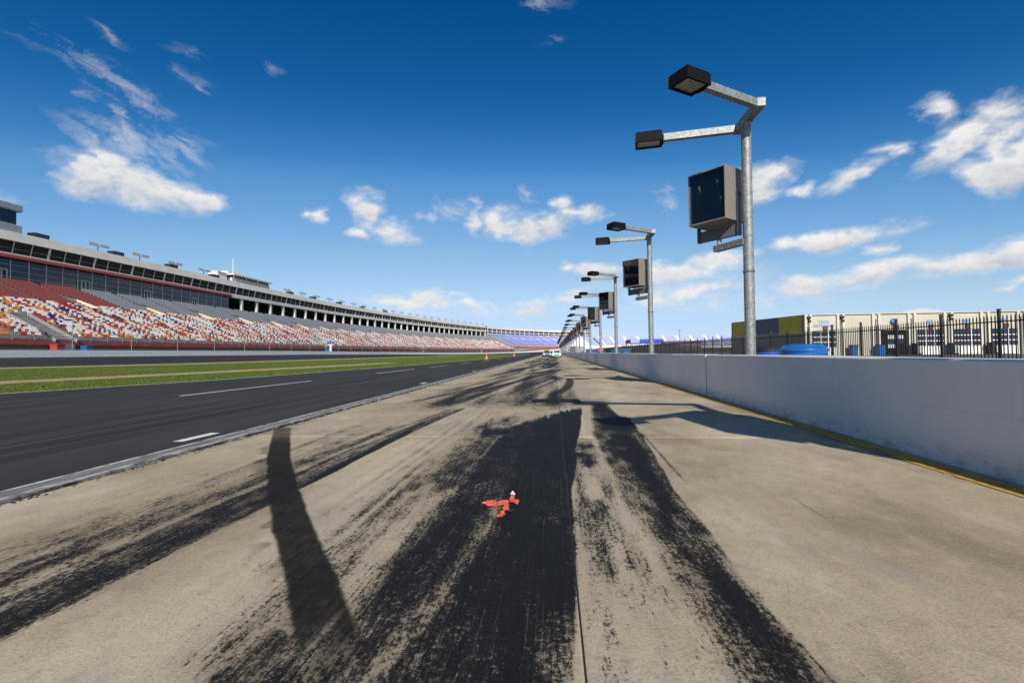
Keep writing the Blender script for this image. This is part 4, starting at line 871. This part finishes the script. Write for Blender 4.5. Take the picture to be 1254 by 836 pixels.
# ------------------------------------------------------------------ lighting poles
def make_pole():
    r = empty('light_pole'); b = MB(); b.tube((0, 0, .02), (0, 0, 5.82), .108, .098, M_galv, 20); b.build('pole', r)
    b = MB(); b.bevelbox((0, 0, .015), (.42, .42, .03), M_galv, .006)
    for x in (-.15, .15):
        for y in (-.15, .15): b.tube((x, y, .03), (x, y, .07), .02, .02, M_galv, 6)
    b.build('base_plate', r)
    b = MB(); b.bevelbox((.05, -.02, 5.9), (.17, 1.3, .18), M_galv, .012); b.build('crossarm', r)
    for sgn in (-1, 1):
        y0 = -.02+sgn*.56; y1 = -1.72 if sgn < 0 else .86
        d = Vector((-1.78, y1-y0, 0)).normalized(); a = Vector((-.035, y0, 5.9)); e = a+d*1.58
        b = MB(); b.beam(a, e, .135, .15, M_galv); b.build('lamp_arm', r)
        ang = math.atan2(-d.y, -d.x); ax = Matrix.Rotation(ang, 3, 'Z'); c = e+d*.26
        b = MB(); ho, hi_ = .2, .012
        # open-bottomed tapered housing with a recessed lens
        def ring(w, l, z): return [c+ax@Vector((x*l/2, y*w/2, z)) for x, y in ((-1, -1), (1, -1), (1, 1), (-1, 1))]
        v = ring(.40, .54, .12)+ring(.44, .58, .095)+ring(.46, .60, -.12)+ring(.37, .50, -.12)+ring(.37, .50, -.085)
        fs = [(0, 1, 2, 3)]+[(k*4+i, k*4+(i+1) % 4, (k+1)*4+(i+1) % 4, (k+1)*4+i) for k in range(4) for i in range(4)]
        fs = [f[::-1] if k else f for k, f in enumerate(fs)]
        b.add(v, fs, M_lamp_black); b.box(c+ax@Vector((.31, 0, -.03)), (.05, .2, .17), M_lamp_black, ax); lh = b.build('lamp_head', r)
        b = MB(); b.add(ring(.37, .50, -.09), [(3, 2, 1, 0)], M_lens); b.build('lens', lh)
    # floodlight box
    gx = Vector((.64, -.77, 0)).normalized(); gn = Vector((-.77, -.64, 0)).normalized()        # along the glass, out of the glass
    ax = Matrix((gx, -gn, Vector((0, 0, 1)))).transposed(); c = Vector((-.445, .57, 4.36)); wd, dp, ht = .90, .76, 1.15; t = .03
    q = lambda x, y, z: c+ax@Vector((x, y, z))
    b = MB()
    b.bevelbox(q(-wd/2+t/2, 0, 0), (t, dp, ht), M_house, .006, ax); b.bevelbox(q(wd/2-t/2, 0, 0), (t, dp, ht), M_house, .006, ax); b.bevelbox(q(0, 0, ht/2-t/2-.001), (wd-2*t, dp-.004, t), M_house, .006, ax); b.bevelbox(q(0, 0, -ht/2+t/2+.001), (wd-2*t, dp-.004, t), M_house, .006, ax); b.box(q(0, dp/2-.02, 0), (wd-2*t, .03, ht-2*t), M_house, ax)
    b.bevelbox(q(0, dp/2+.03, 0), (wd*.86, .09, ht*.9), M_house, .01, ax)
    hs = b.build('floodlight_housing', r)
    b = MB(); b.box(q(0, .0, 0), (wd-2*t-.01, .62, ht-2*t-.01), M_inside, ax); b.build('interior', hs)
    yr = -.33
    for (x, z, sc_) in ((-.19, .22, 1), (.24, .27, .7), (.31, -.10, .62)):
        b = MB(); b.add([q(x-.05*sc_, yr, z+.05*sc_), q(x+.02*sc_, yr-.02, z+.075*sc_), q(x+.035*sc_, yr-.015, z-.03*sc_), q(x+.03*sc_, yr-.01, z-.10*sc_)], [(0, 1, 2, 3)], M_refl)
        b.add([q(x-.11*sc_, yr, z+.01), q(x-.03*sc_, yr-.01, z-.04*sc_), q(x+.05*sc_, yr-.012, z-.16*sc_), q(x-.03*sc_, yr, z-.20*sc_)], [(0, 1, 2, 3)], mat('dim_reflector', (.035, .055, .065), .4))
        b.add([q(x-.16*sc_, yr+.01, z-.1), q(x+.12*sc_, yr+.008, z-.22*sc_), q(x+.1*sc_, yr+.01, z-.42*sc_), q(x-.12*sc_, yr+.01, z-.40*sc_)], [(0, 1, 2, 3)], mat('black_reflector_bowl', (.016, .02, .024), .3)); b.build('reflector', hs)
    b = MB(); b.box(q(0, -dp/2+.012, 0), (wd-2*t, .008, ht-2*t), M_fglass, ax); b.build('front_glass', hs)
    b = MB(); yb = -ht/2-.175
    for sgn in (-1, 1): b.bevelbox(q(sgn*(wd/2+.035), .06, yb/2-.02), (.02, .13, abs(yb)+.26), M_yoke, .004, ax); b.tube(q(sgn*(wd/2-.02), .1, 0.0), q(sgn*(wd/2+.07), .1, 0.0), .04, .04, M_yoke, 8)
    b.bevelbox(q(0, .1, yb-.01), (wd+.086, .11, .24), M_yoke, .006, ax); b.build('yoke', r)
    b = MB(); p0 = Vector((-.06, .0, 3.28)); p1 = q(-.02, .12, 0); p1.z = 3.28; b.beam(p0, p1+(p1-p0).normalized()*.12, .15, .13, M_galv); b.tube((p1.x, p1.y, 3.34), (p1.x, p1.y, c.z+yb-.1), .05, .05, M_galv, 8); b.build('bracket_arm', r)
    b = MB(); b.tube((0, 0, 2.62), (0, 0, 2.66), .116, .116, M_yoke, 16); b.build('band_clamp', r)
    return r
pp_ = make_pole()
zs_p = [10.5, 20.75, 32.2, 42.7, 54.4, 65.5, 77.3, 88, 98.6]; zs_p += [98.6+10.9*k for k in range(1, 18)]
ordn = ['nearest', 'second', 'third', 'fourth', 'fifth', 'sixth', 'seventh', 'eighth', 'ninth', 'tenth', 'eleventh', 'twelfth']
for i, z in enumerate([-.45]+zs_p):
    o = pp_ if i == 0 else copy_tree(pp_); o.location = (4.10, z, 0); o.rotation_euler = (R(random.uniform(-.25, .25)), R(random.uniform(-.25, .25)), R(random.uniform(-2, 2)) if i > 1 else 0)
    k = i-1
    lb = 'light pole with floodlight box just out of frame on the right' if i < 1 else ('%s light pole from the camera with boxed floodlight behind pit wall' % ordn[k] if k < 12 else 'tiny far light pole among the most distant in the row')
    tag(o, lb, 'light pole', 'light poles in a row behind the pit wall')

# ------------------------------------------------------------------ paddock behind the wall
b = MB(); b.add([(RX+.28, -30, -.004), (180, -30, -.004), (180, 330, -.004), (RX+.28, 330, -.004)], [(0, 1, 2, 3)], M_apron); b.build('paddock', kind='structure')
def bin_big(loc, lid, body, s, label):
    r = tag(empty('water_barrel', loc), label, 'barrel', 'barrels behind the pit wall'); b = MB()
    b.lathe((0, 0, 0), [(.30*s, 0), (.33*s, .03), (.365*s, .45), (.372*s, .5), (.365*s, .55), (.368*s, .95*1)], body, 28); b.build('barrel_body', r)
    b = MB(); b.lathe((0, 0, 0), [(.372*s, .955), (.385*s, .96)], lid, 28); b.lathe((0, 0, 0), [(.385*s, .96), (.388*s, .985), (.385*s, 1.0)], lid, 28); b.lathe((0, 0, 0), [(.385*s, 1.0), (.36*s, 1.012), (.315*s, 1.055)], lid, 28); b.lathe((0, 0, 0), [(.315*s, 1.055), (.30*s, 1.075), (.15*s, 1.088), (.0, 1.09)], lid, 28); b.build('lid', r); return r
M_navybin = mat('dark_blue_bin_plastic', (.012, .06, .36), .4, obj=True); M_blacklid = mat('black_lid', (.012, .012, .014), .6)
bin_big((4.42, 9.0, 0), M_blue, M_blue, 1.0, 'big bright blue lidded barrel beside the nearest light pole')
o = bin_big((5.6, 13.2, .0), M_blacklid, M_navybin, 1.05, 'dark blue barrel with black lid behind the bright blue barrel'); 
for i, (px, X, lab) in enumerate(((754.5, 4.7, 'blue barrel top at the foot of the second light pole'), (766, 5.6, 'low blue barrel top right of the second light pole'), (737, 4.7, 'blue barrel top by the foot of the third light pole'), (714, 4.9, 'small far blue barrel top just right of the fifth light pole'), (722, 4.7, 'small far blue barrel top left of the fourth light pole'), (703, 4.7, 'tiny far blue barrel top near the seventh light pole'), (698, 4.7, 'tiniest far blue barrel top near the end of the row'))):
    d = ray(px, 429); bin_big((X, X*d.y/d.x, 0), M_blue, M_blue, 1.0, lab)
# steel picket fence
FX, FH, FSP = 14.9, 2.08, 2.44
fc = tag(empty('picket_fence', (FX, 30, 0)), 'tall black steel picket fence between pit wall and garages', 'fence')
pst = pkt = None; posts = np.arange(17.54-FSP*7, 150, FSP); stuff = MB(); npk = 0
def dupe(o, loc): q = o.copy(); COL.objects.link(q); q.location = loc; return q
cand = []
for y in posts:
    if pst is None: b = MB(); b.bevelbox((0, 0, 1.12), (.075, .075, 2.24), M_black, .008); b.bevelbox((0, 0, 2.255), (.09, .09, .03), M_black, .006); pst = b.build('post', fc); pst.location = (0, y-30, 0)
    else: dupe(pst, (0, y-30, 0))
    for k in range(1, 17): cand.append(y+k*FSP/17)
b = MB(); b.box((0, 0, 1.03), (.027, .027, 1.95), M_black); b.add([(-.011, -.011, 2.005), (.011, -.011, 2.005), (.011, .011, 2.005), (-.011, .011, 2.005), (0, 0, 2.10)], [(0, 1, 4), (1, 2, 4), (2, 3, 4), (3, 0, 4)], M_black); pkt = b.build('picket', fc); pkt.location = (0, 14.0-30, 0)
cand = [y for y in cand if abs(y-14.0) > .02]; near = [y for y in cand if 14.5 < y][:299]; ns = set(near)
for y in near: dupe(pkt, (0, y-30, 0))
for y in cand:
    if y not in ns: stuff.box((0, y-30, 1.03), (.028, .028, 2.0), M_black, bottom=False)
o = stuff.build('picket_run', fc); o['kind'] = 'stuff'
for h_ in (.2, 1.84): b = MB(); b.box((0, 70-30, h_), (.03, 165, .04), M_black); b.build('rail', fc)

# garage building -------------------------------------------------------------
GY, GX0, GX1, GH = 70.0, 34.6, 92.0, 5.68
WY = GY+.12
gb_ = tag(empty('garage_building', (GX0, GY, 0)), 'cream garage building with roll-up doors and mustard side panels', 'building')
def gp(o): reparent(o, gb_); return o
def px_x(px): return GX0+(px-985)*.1038
b = MB(); BL = (31.0, 87.2)
fac = [(GX0, WY), (GX1, WY), (GX1, GY+18), BL]
b.add([(x, y, z) for z in (0, GH) for x, y in fac], [(0, 1, 5, 4), (1, 2, 6, 5), (2, 3, 7, 6), (4, 5, 6, 7)], M_beigewall); gp(b.build('wall'))
# side wall split in painted panels
sd = Vector((BL[0]-GX0, BL[1]-GY-.0, 0)); Ls = sd.length; su = sd.normalized(); sn = Vector((-su.y, su.x, 0))
def sidepanel(t0, t1, z0, z1, m, proud): 
    b = MB(); p = Vector((GX0, GY, 0)); a, c = p+su*t0, p+su*t1; o_ = sn*proud
    b.add([a+o_+Vector((0, 0, z0)), c+o_+Vector((0, 0, z0)), c+o_+Vector((0, 0, z1)), a+o_+Vector((0, 0, z1)), a-sn*.2+Vector((0, 0, z0)), c-sn*.2+Vector((0, 0, z0)), c-sn*.2+Vector((0, 0, z1)), a-sn*.2+Vector((0, 0, z1))], [(1, 0, 3, 2), (3, 7, 6, 2), (0, 4, 7, 3), (1, 2, 6, 5), (0, 1, 5, 4)], m); return gp(b.build('side_panel'))
sidepanel(0, Ls, 0, 3.05, M_greypanel, .05)
for t0, t1, m_ in ((0, .45, M_greypanel), (.45, 5.2, M_yellowpanel), (5.2, 10.9, M_greypanel), (10.9, 17.2, M_yellowpanel), (17.2, Ls, M_greypanel)): sidepanel(t0+.015, t1-.015, 3.06, GH+.06, m_, .06)
b = MB(); b.box(((GX0+GX1)/2+.4, GY+.1, GH+.04), (GX1-GX0-.8, .36, .12), M_beigewall); gp(b.build('parapet'))
for px0, px1 in ((985.5, 994.5), (1026, 1036), (1070, 1080.5), (1114, 1124.5), (1158, 1169.5), (1202, 1213.5), (1246, 1257), (1290, 1301), (1334, 1345), (1378, 1389), (1422, 1433)):
    x0, x1 = px_x(px0), px_x(px1)
    for xa in (x0+.13, x1-.18): b = MB(); b.bevelbox((xa, GY+.06, GH/2+.03), (.34, .34, GH+.1), M_pil, .03); gp(b.build('pilaster'))
    b = MB(); b.tube(((x0+x1)/2, GY+.04, 0), ((x0+x1)/2, GY+.04, GH-.7), .06, .06, M_grey, 8); gp(b.build('downpipe'))
def wall_lamp(px):
    x = px_x(px); b = MB(); b.bevelbox((x, GY-.05, GH-.35), (.5, .5, .3), M_black, .04); b.beam((x, GY+.3, GH-.5), (x, GY-.1, GH-.7), .1, .1, M_black); b.bevelbox((x+.1, GY-.1, GH-.85), (.35, .3, .3), M_black, .03); gp(b.build('wall_lamp'))
for px in (990, 1032, 1166): wall_lamp(px)
def bay(px0, px1, kind, cols=3):
    x0, x1 = px_x(px0), px_x(px1); w = x1-x0; z0, z1 = .0, 3.45; cx = (x0+x1)/2
    b = MB(); b.box((cx, GY+.08, z1/2), (w, .1, z1), M_darkroom)
    d = gp(b.build('garage_door'))
    b = MB(); fw = .09
    if kind == 'door':
        zs_ = [.12, 1.18, 1.9, 2.62, 3.38]; b.box((cx, GY+.0, .62), (w, .1, 1.1), M_whitep)
        for z in zs_[1:4]: b.box((cx, GY-.01, z), (w, .08, .11), M_whitep)
        for k in range(1, cols): b.box((x0+w*k/cols, GY-.005, 2.3), (fw, .07, 2.2), M_whitep)
        f = b.build('door_frame'); reparent(f, d); f.matrix_parent_inverse = Matrix.Identity(4) if False else f.matrix_parent_inverse
        for k in range(cols):
            for j, (za, zb) in enumerate(((1.2, 1.88), (1.92, 2.6), (2.64, 3.36))):
                b = MB(); b.box((x0+w*(k+.5)/cols, GY+.02, (za+zb)/2), (w/cols-.02, .02, zb-za), M_glass_suite); q = b.build('pane'); reparent(q, d)
    return d
def open_bay(px0, px1):
    x0, x1 = px_x(px0), px_x(px1); w = x1-x0; cx = (x0+x1)/2
    b = MB(); b.box((cx, GY+.07, 1.72), (w, .1, 3.45), mat('dark_bay_inside', (.004, .004, .005), .8, spec=.15)); d = gp(b.build('garage_door'))  # black sheet stands for the shaded inside of the open bay
    for k in range(2):
        for j in range(3):
            if j == 0 and k == 1: continue
            b = MB(); b.box((cx+(k-.5)*w*.36+.15, GY+.01, 1.25+.62*j), (w*.30, .03, .5), [mat('pale_pane', (.45, .45, .48), .4), M_glass_suite][j == 1]); q = b.build('pane'); reparent(q, d)
bay(995.5, 1024.5, 'door'); open_bay(1081.5, 1113); bay(1125.5, 1157, 'door', 3); bay(1170.5, 1201, 'door', 3); bay(1214.5, 1245, 'door', 3); bay(1258, 1289, 'door', 3); bay(1302, 1333, 'door', 3)
def text3d(body, x, z, size, m, name='lettering'):
    cu = bpy.data.curves.new('text', 'FONT'); cu.body = body; cu.size = size; cu.align_x = 'CENTER'; cu.extrude = .02; cu.space_character = 1.08
    ob = bpy.data.objects.new('tmp_text', cu); COL.objects.link(ob); dg = bpy.context.evaluated_depsgraph_get(); me = bpy.data.meshes.new_from_object(ob.evaluated_get(dg)); bpy.data.objects.remove(ob)
    me.materials.clear(); me.materials.append(m); o = bpy.data.objects.new(name, me); COL.objects.link(o); o.rotation_euler = (R(90), 0, 0); o.location = (x, WY-.03, z); 
    mw = Matrix.Translation((x, WY-.03, z)) @ Matrix.Rotation(R(90), 4, 'X'); o.parent = gb_; o.matrix_local = Matrix.Translation(-gb_.location) @ mw; return o
text3d('TECH', px_x(1010), 4.52, .52, M_bluep); text3d('ENTRANCE', px_x(1010), 3.98, .52, M_bluep)
text3d('42', px_x(1141), 4.25, .8, M_bluep); text3d('43', px_x(1185.5), 4.25, .8, M_bluep); text3d('44', px_x(1230), 4.25, .8, M_bluep)
b = MB(); b.lathe((0, 0, 0), [(.46, -.03), (.46, .03), (.0, .035)], mat('navy_sign', (.03, .10, .28), .5), 20); o = b.build('round_sign'); o.parent = gb_; o.matrix_local = Matrix.Translation(-gb_.location) @ Matrix.Translation((px_x(1097), WY-.05, 4.55)) @ Matrix.Rotation(R(90), 4, 'X')
for px in (1011.5, 1099, 1142.5, 1187, 1233): b = MB(); b.bevelbox((px_x(px), WY-.1, 3.86), (.55, .25, .55), M_redp, .03); gp(b.build('red_lamp_box'))
# bins along the garage front
def chk():
    m, nt, bs = newmat('checkered_cloth'); t = NT(nt); c = t.n('ShaderNodeTexChecker'); c.inputs['Scale'].default_value = 7; c.inputs[1].default_value = (.75, .75, .75, 1); c.inputs[2].default_value = (.012, .012, .012, 1)
    t.l(t.pos(obj=True), c.inputs['Vector']); t.l(c.outputs[0], bs.inputs['Base Color']); return m
M_chk = chk()
small_bin('waste_bin', (px_x(1046.5)-.6, GY-.9, 0), M_blue, 'blue bin with black lid under blank cream garage wall left', 'bins along the garages', 1.35, M_blacklid)
small_bin('waste_bin', (px_x(1079.5)-.6, GY-.9, 0), M_blue, 'blue bin with black lid left of the open dark garage bay', 'bins along the garages', 1.35, M_blacklid)
for px, lab in ((1124, 'black bin with checkered cloth between open door and first white garage door'), (1168, 'black bin with checkered cloth left of second white numbered garage door'), (1215, 'black bin with checkered cloth left of third white numbered garage door')):
    r = small_bin('waste_bin', (px_x(px)-.6, GY-.9, 0), M_blacklid, lab, 'bins along the garages', 1.45); b = MB(); b.box((.18, -.44, .75), (.62, .04, 1.0), M_chk); b.build('checkered_cloth', r)

# canopy, trailers, tents and carts in the paddock ---------------------------------
def canopy(loc, w, d, h, m, label, m2=None):
    r = tag(empty('canopy', loc), label, 'canopy')
    for x in (-w/2+.2, w/2-.2):
        for y in (-d/2+.2, d/2-.2): b = MB(); b.box((x, y, (h-.4)/2), (.15, .15, h-.4), M_grey); b.build('post', r)
    b = MB(); b.bevelbox((0, 0, h-.4), (w, d, .8), m, .05); rf = b.build('roof', r)
    if m2: b = MB(); b.box((-w/2+.9, -d/2-.03, h-.4), (1.8, .06, .72), m2); b.build('banner', rf)
    return r
canopy((19.0, 104, 0), 6.6, 7, 3.42, mat('royal_blue_canopy', (.012, .045, .40), .5), 'flat royal blue canopy standing above the far picket fence', mat('pale_canopy_end', (.35, .34, .42), .6))
def trailer(loc, rz, L_, m, stripe, label, ht=2.9):
    r = tag(empty('hauler', loc, rz), label, 'trailer', 'race haulers parked beyond the fence'); b = MB(); b.bevelbox((0, 0, 1.0+ht/2), (2.6, L_, ht), m, .08); bd = b.build('body', r)
    b = MB(); b.box((0, 0, 2.0), (2.64, L_*.96, .5), stripe); b.build('stripe', bd)
    for y in (-L_*.32, -L_*.22, L_*.36):
        for x in (-1.1, 1.1): b = MB(); b.tube((x-.14, y, .5), (x+.14, y, .5), .5, .5, M_tyre, 14); b.build('wheel', r)
    b = MB(); b.box((0, 0, .9), (2.3, L_*.9, .25), M_black); b.build('chassis', r); return r
M_rb = mat('red_stripe_paint', (.5, .03, .04), .4); M_nb = mat('navy_stripe_paint', (.03, .04, .2), .4); M_ob = mat('orange_stripe_paint', (.6, .2, .05), .4)
trailer((12.8, 230, 0), R(80), 13, M_whitep, M_rb, 'far white hauler with red stripe right of the white tent'); trailer((26, 235, 0), R(75), 13, M_whitep, M_rb, 'far white hauler with red stripe behind the second light pole')
trailer((23.0, 90, 0), R(86), 6.5, mat('dusty_maroon_trailer', (.10, .05, .07), .5), mat('grey_pink_stripe', (.32, .26, .25), .5), 'dark maroon hauler behind the black fence left of the garage', 1.75)
trailer((44, 235, 0), R(85), 14, M_whitep, M_nb, 'far white hauler with navy stripe beyond the blue canopy')
def tent(loc, w, d, he, ha, label):
    r = tag(empty('tent', loc), label, 'tent'); b = MB(); v = [(-w/2, -d/2, he), (w/2, -d/2, he), (w/2, d/2, he), (-w/2, d/2, he)]; mid = [(-w*.12, -d*.12, he+(ha-he)*.55), (w*.12, -d*.12, he+(ha-he)*.55), (w*.12, d*.12, he+(ha-he)*.55), (-w*.12, d*.12, he+(ha-he)*.55)]
    mid = [(-w*.2, -d*.2, he+(ha-he)*.5), (w*.2, -d*.2, he+(ha-he)*.5), (w*.2, d*.2, he+(ha-he)*.5), (-w*.2, d*.2, he+(ha-he)*.5)]
    b.add(v+mid+[(0, 0, ha)], [(i, (i+1) % 4, 4+(i+1) % 4, 4+i) for i in range(4)]+[(4+i, 4+(i+1) % 4, 8) for i in range(4)]+[(3, 2, 1, 0)], M_whitep); b.build('tent_roof', r)
    b = MB()
    for i in range(4): a, c = v[i], v[(i+1) % 4]; b.add([(*a[:2], he-.4), (*c[:2], he-.4), c, a], [(0, 1, 2, 3)], M_whitep)
    b.build('valance', r)
    for x in (-w/2, 0, w/2):
        for y in (-d/2, d/2): b = MB(); b.tube((x*.98, y*.98, 0), (x*.98, y*.98, he), .08, .08, M_grey, 6); b.build('post', r)
tent((9.6, 182, 0), 8.6, 9, 2.75, 6.9, 'white peaked tent far down behind the pit wall')
def cart(loc, m, label, w=1.6, h=1.5):
    r = tag(empty('tool_cart', loc), label, 'cart', 'pit carts behind the wall'); b = MB(); b.bevelbox((0, 0, h/2+.15), (w, 2.2, h-.3), m, .06); b.build('cart_body', r); b = MB(); b.box((0, 0, h+.05), (w*1.05, 2.3, .08), M_black); b.build('cart_top', r)
    for x in (-w/2+.15, w/2-.15):
        for y in (-.8, .8): b = MB(); b.tube((x-.05, y, .15), (x+.05, y, .15), .15, .15, M_tyre, 10); b.build('wheel', r)
cart((8.0, 58.5, 0), M_black, 'low black tool cart behind wall left of second light pole', 2.2, 1.3); cart((9.3, 98, 0), mat('bright_red_cart', (.6, .02, .05), .4), 'small bright red tool cart behind wall left of second light pole', 1.2, 1.6); cart((8.2, 105, 0), M_nb, 'dark navy tool cart behind wall near the third light pole', 2.4, 1.5)
cart((6.8, 128, 0), M_grey, 'grey tool cart behind wall in front of the white tent', 2.4, 2.3); cart((5.9, 150, 0), M_black, 'tall black tool cart behind wall left of the white tent', 2.0, 2.6)
r = tag(empty('utility_pole', (38.6, 152, 0)), 'thin utility pole with short crossarm far beyond the fence', 'utility pole'); b = MB(); b.tube((0, 0, 0), (0, 0, 7.6), .14, .1, M_grey, 8); b.build('pole', r); b = MB(); b.box((0, 0, 7.1), (2.0, .12, .14), M_grey); b.build('crossarm', r)

# ------------------------------------------------------------------ cars, cones, paint cross
def car(loc, rz, body_m, low_m, label):
    r = tag(empty('parked_car', loc, rz), label, 'car', 'cars at the far end of the pit lane')
    # nose towards -Y; side profile lofted across the width
    side = [(-2.4, .28), (-2.42, .62), (-2.2, .74), (-1.1, .90), (-.35, 1.0), (.35, 1.36), (1.2, 1.38), (1.9, 1.08), (2.35, 1.02), (2.42, .6), (2.35, .28)]
    b = MB(); ws = [-.98, -.94, -.72, .72, .94, .98]; vs = []
    for i, x in enumerate(ws):
        for (y, z) in side:
            k = .55 if (z > 1.05 and i in (1, 4)) else 1; zz_ = z if not (i in (0, 5)) else min(z, .86)*.97+.01
            vs.append((x*(.86 if z > 1.1 else 1), y*(1 if i not in (0, 5) else .975), min(zz_, .93+(z-.93)*.6) if i in (1, 4) else zz_))
    n = len(side); fs = [(i*n+j, i*n+j+1, (i+1)*n+j+1, (i+1)*n+j) for i in range(5) for j in range(n-1)]+[tuple(range(n-1, -1, -1)), tuple(5*n+j for j in range(n))]
    b.add(vs, fs, body_m); bd = b.build('body', r); r.scale = (.9, .9, .94)
    b = MB(); b.bevelbox((0, -2.42, .32), (1.90, .14, .22), low_m, .04); b.build('bumper', r)
    b = MB(); b.add([(-.62, -.36, 1.012), (.62, -.36, 1.012), (.55, .3, 1.345), (-.55, .3, 1.345)], [(0, 1, 2, 3)], M_carwin); b.build('windshield', r)
    for s in (-1, 1):
        b = MB(); b.add([(s*.845, -.2, .98), (s*.845, 1.5, .98), (s*.80, 1.15, 1.28), (s*.80, .4, 1.28)], [(0, 1, 2, 3)], M_carwin); b.build('side_window', r)
        b = MB(); b.bevelbox((s*.68, -2.36, .64), (.36, .12, .14), mat('headlight', (.8, .8, .75), .2), .02); b.build('headlight', r)
        for y in (-1.45, 1.45):
            b = MB(); b.tube((s*.74, y, .34), (s*.99, y, .34), .34, .34, M_tyre, 18); w = b.build('wheel', r); b = MB(); b.tube((s*.97, y, .34), (s*1.0, y, .34), .2, .2, M_grey, 12); b.build('rim', w)
    b = MB(); b.box((0, -2.44, .56), (1.0, .06, .14), M_black); b.build('grille', r)
    return r
car((-1.42, 101.5, 0), R(3), mat('silver_lilac_car_paint', (.40, .40, .50), .3, .3), M_black, 'small far silver car parked in the pit lane')
car((.60, 96.0, 0), R(-2), mat('white_car_paint', (.78, .78, .78), .3), mat('green_bumper_paint', (.02, .42, .14), .4), 'small far white car with green bumper beside the silver car')
def cone(loc, s, label):
    r = tag(empty('traffic_cone', loc), label, 'cone', 'orange cones at the edge of the grass'); b = MB(); b.lathe((0, 0, 0), [(.2*s, .04), (.17*s, .06), (.035*s, .86*s), (.0, .87*s)], M_cone, 16); b.build('cone_body', r)
    b = MB(); b.bevelbox((0, 0, .022), (.5*s, .5*s, .04), M_cone, .01); b.build('base', r); b = MB(); b.lathe((0, 0, 0), [(.127*s, .32*s), (.094*s, .5*s)], M_whitep, 16); b.build('reflective_band', r)
cone((-10.05, 72, .01), 1.0, 'orange traffic cone at the grass edge nearer to camera'); cone((-9.9, 121, .01), 1.05, 'small orange traffic cone further along the grass edge')
# faded orange cross painted on the slab with a scrap of white tape
def gpt(px, py, h=0):
    d = ray(px, py); t = (h-1)/d.z; return Vector((d.x*t, d.y*t, h))
def make_orange():
    m, nt, bs = newmat('peeling_orange_tape'); t = NT(nt); n = t.noise(t.pos(), 75, 5, .8); c = t.ramp(t.noise(t.pos(), 18, 4), [(.3, (.62, .075, .035)), (.6, (.88, .15, .075)), (.8, (.9, .26, .16))])
    t.l(c, bs.inputs['Base Color']); bs.inputs['Roughness'].default_value = .6; tr = t.n('ShaderNodeBsdfTransparent'); ms = t.n('ShaderNodeMixShader'); e = t.attr('edge')
    t.l(t.rng(t.math('ADD', n, t.math('MULTIPLY', e, .16)), .625, .65), ms.inputs[0]); t.l(bs.outputs[0], ms.inputs[1]); t.l(tr.outputs[0], ms.inputs[2]); t.l(ms.outputs[0], nt.nodes['Material Output'].inputs[0]); return m
xr = tag(empty('tape_cross', (-.33, 3.17, 0)), 'ragged peeling orange tape cross stuck on black rubber marks', 'tape cross'); M_or = make_orange()
def patch(name, pts, m, h0, parent, jag=.006, sub=7):
    q = [gpt(*p) for p in pts]; out_ = []
    for i in range(len(q)):
        a, c = q[i], q[(i+1) % len(q)]
        for k in range(sub): v = a.lerp(c, k/sub); out_.append(Vector((v.x+random.uniform(-jag, jag), v.y+random.uniform(-jag, jag)*1.6, 0)))
    c = sum(out_, Vector())/len(out_); n = len(out_); vs = []
    for f in (1.0, .82, .45): vs += [Vector((c.x+(v.x-c.x)*f, c.y+(v.y-c.y)*f, h0+(.0008 if f < 1 else 0)+random.uniform(0, .0012))) for v in out_]
    vs.append(Vector((c.x, c.y, h0+.001))); fs = [(k*n+i, k*n+(i+1) % n, (k+1)*n+(i+1) % n, (k+1)*n+i) for k in range(2) for i in range(n)]+[(2*n+i, 2*n+(i+1) % n, 3*n) for i in range(n)]
    b = MB(); b.add(vs, fs, m); o = b.build(name); at_ = o.data.attributes.new('edge', 'FLOAT', 'POINT'); at_.data.foreach_set('value', [1.0]*n+[.35]*n+[0.]*(n+1)); reparent(o, parent); return o
X0 = lambda zx, zy: (540+zx*160/1216, 560+zy*110/836)
patch('tape_piece', [X0(425, 402), X0(512, 398), X0(526, 430), X0(515, 462), X0(432, 462), X0(412, 436)], M_or, .005, xr, .004)
patch('tape_piece', [X0(376, 424), X0(420, 415), X0(428, 432), X0(392, 438)], M_or, .005, xr, .004)
patch('tape_piece', [X0(522, 424), X0(566, 402), X0(622, 398), X0(642, 418), X0(622, 452), X0(560, 446), X0(536, 462)], M_or, .006, xr, .005)
patch('tape_piece', [X0(634, 398), X0(652, 354), X0(690, 356), X0(678, 412), X0(652, 428)], M_or, .0065, xr, .004)
patch('tape_piece', [X0(664, 402), X0(730, 398), X0(718, 450), X0(676, 432)], M_or, .007, xr, .004)
patch('tape_piece', [X0(586, 446), X0(632, 440), X0(632, 498), X0(588, 506), X0(572, 478)], M_or, .0075, xr, .004)
patch('tape_piece', [X0(556, 540), X0(562, 500), X0(598, 498), X0(592, 552), X0(562, 566), X0(508, 566), X0(512, 546)], M_or, .008, xr, .006)
patch('tape_scrap', [X0(645, 350), X0(668, 318), X0(690, 345), X0(686, 362)], mat('white_tape_scrap', (.78, .78, .76), .6), .009, xr, .004)
patch('tape_scrap', [X0(600, 500), X0(640, 485), X0(692, 488), X0(690, 500), X0(630, 516)], M_black, .004, xr, .003)
patch('tape_scrap', [X0(222, 437), X0(270, 424), X0(272, 432), X0(240, 440)], M_black, .004, xr, .003)
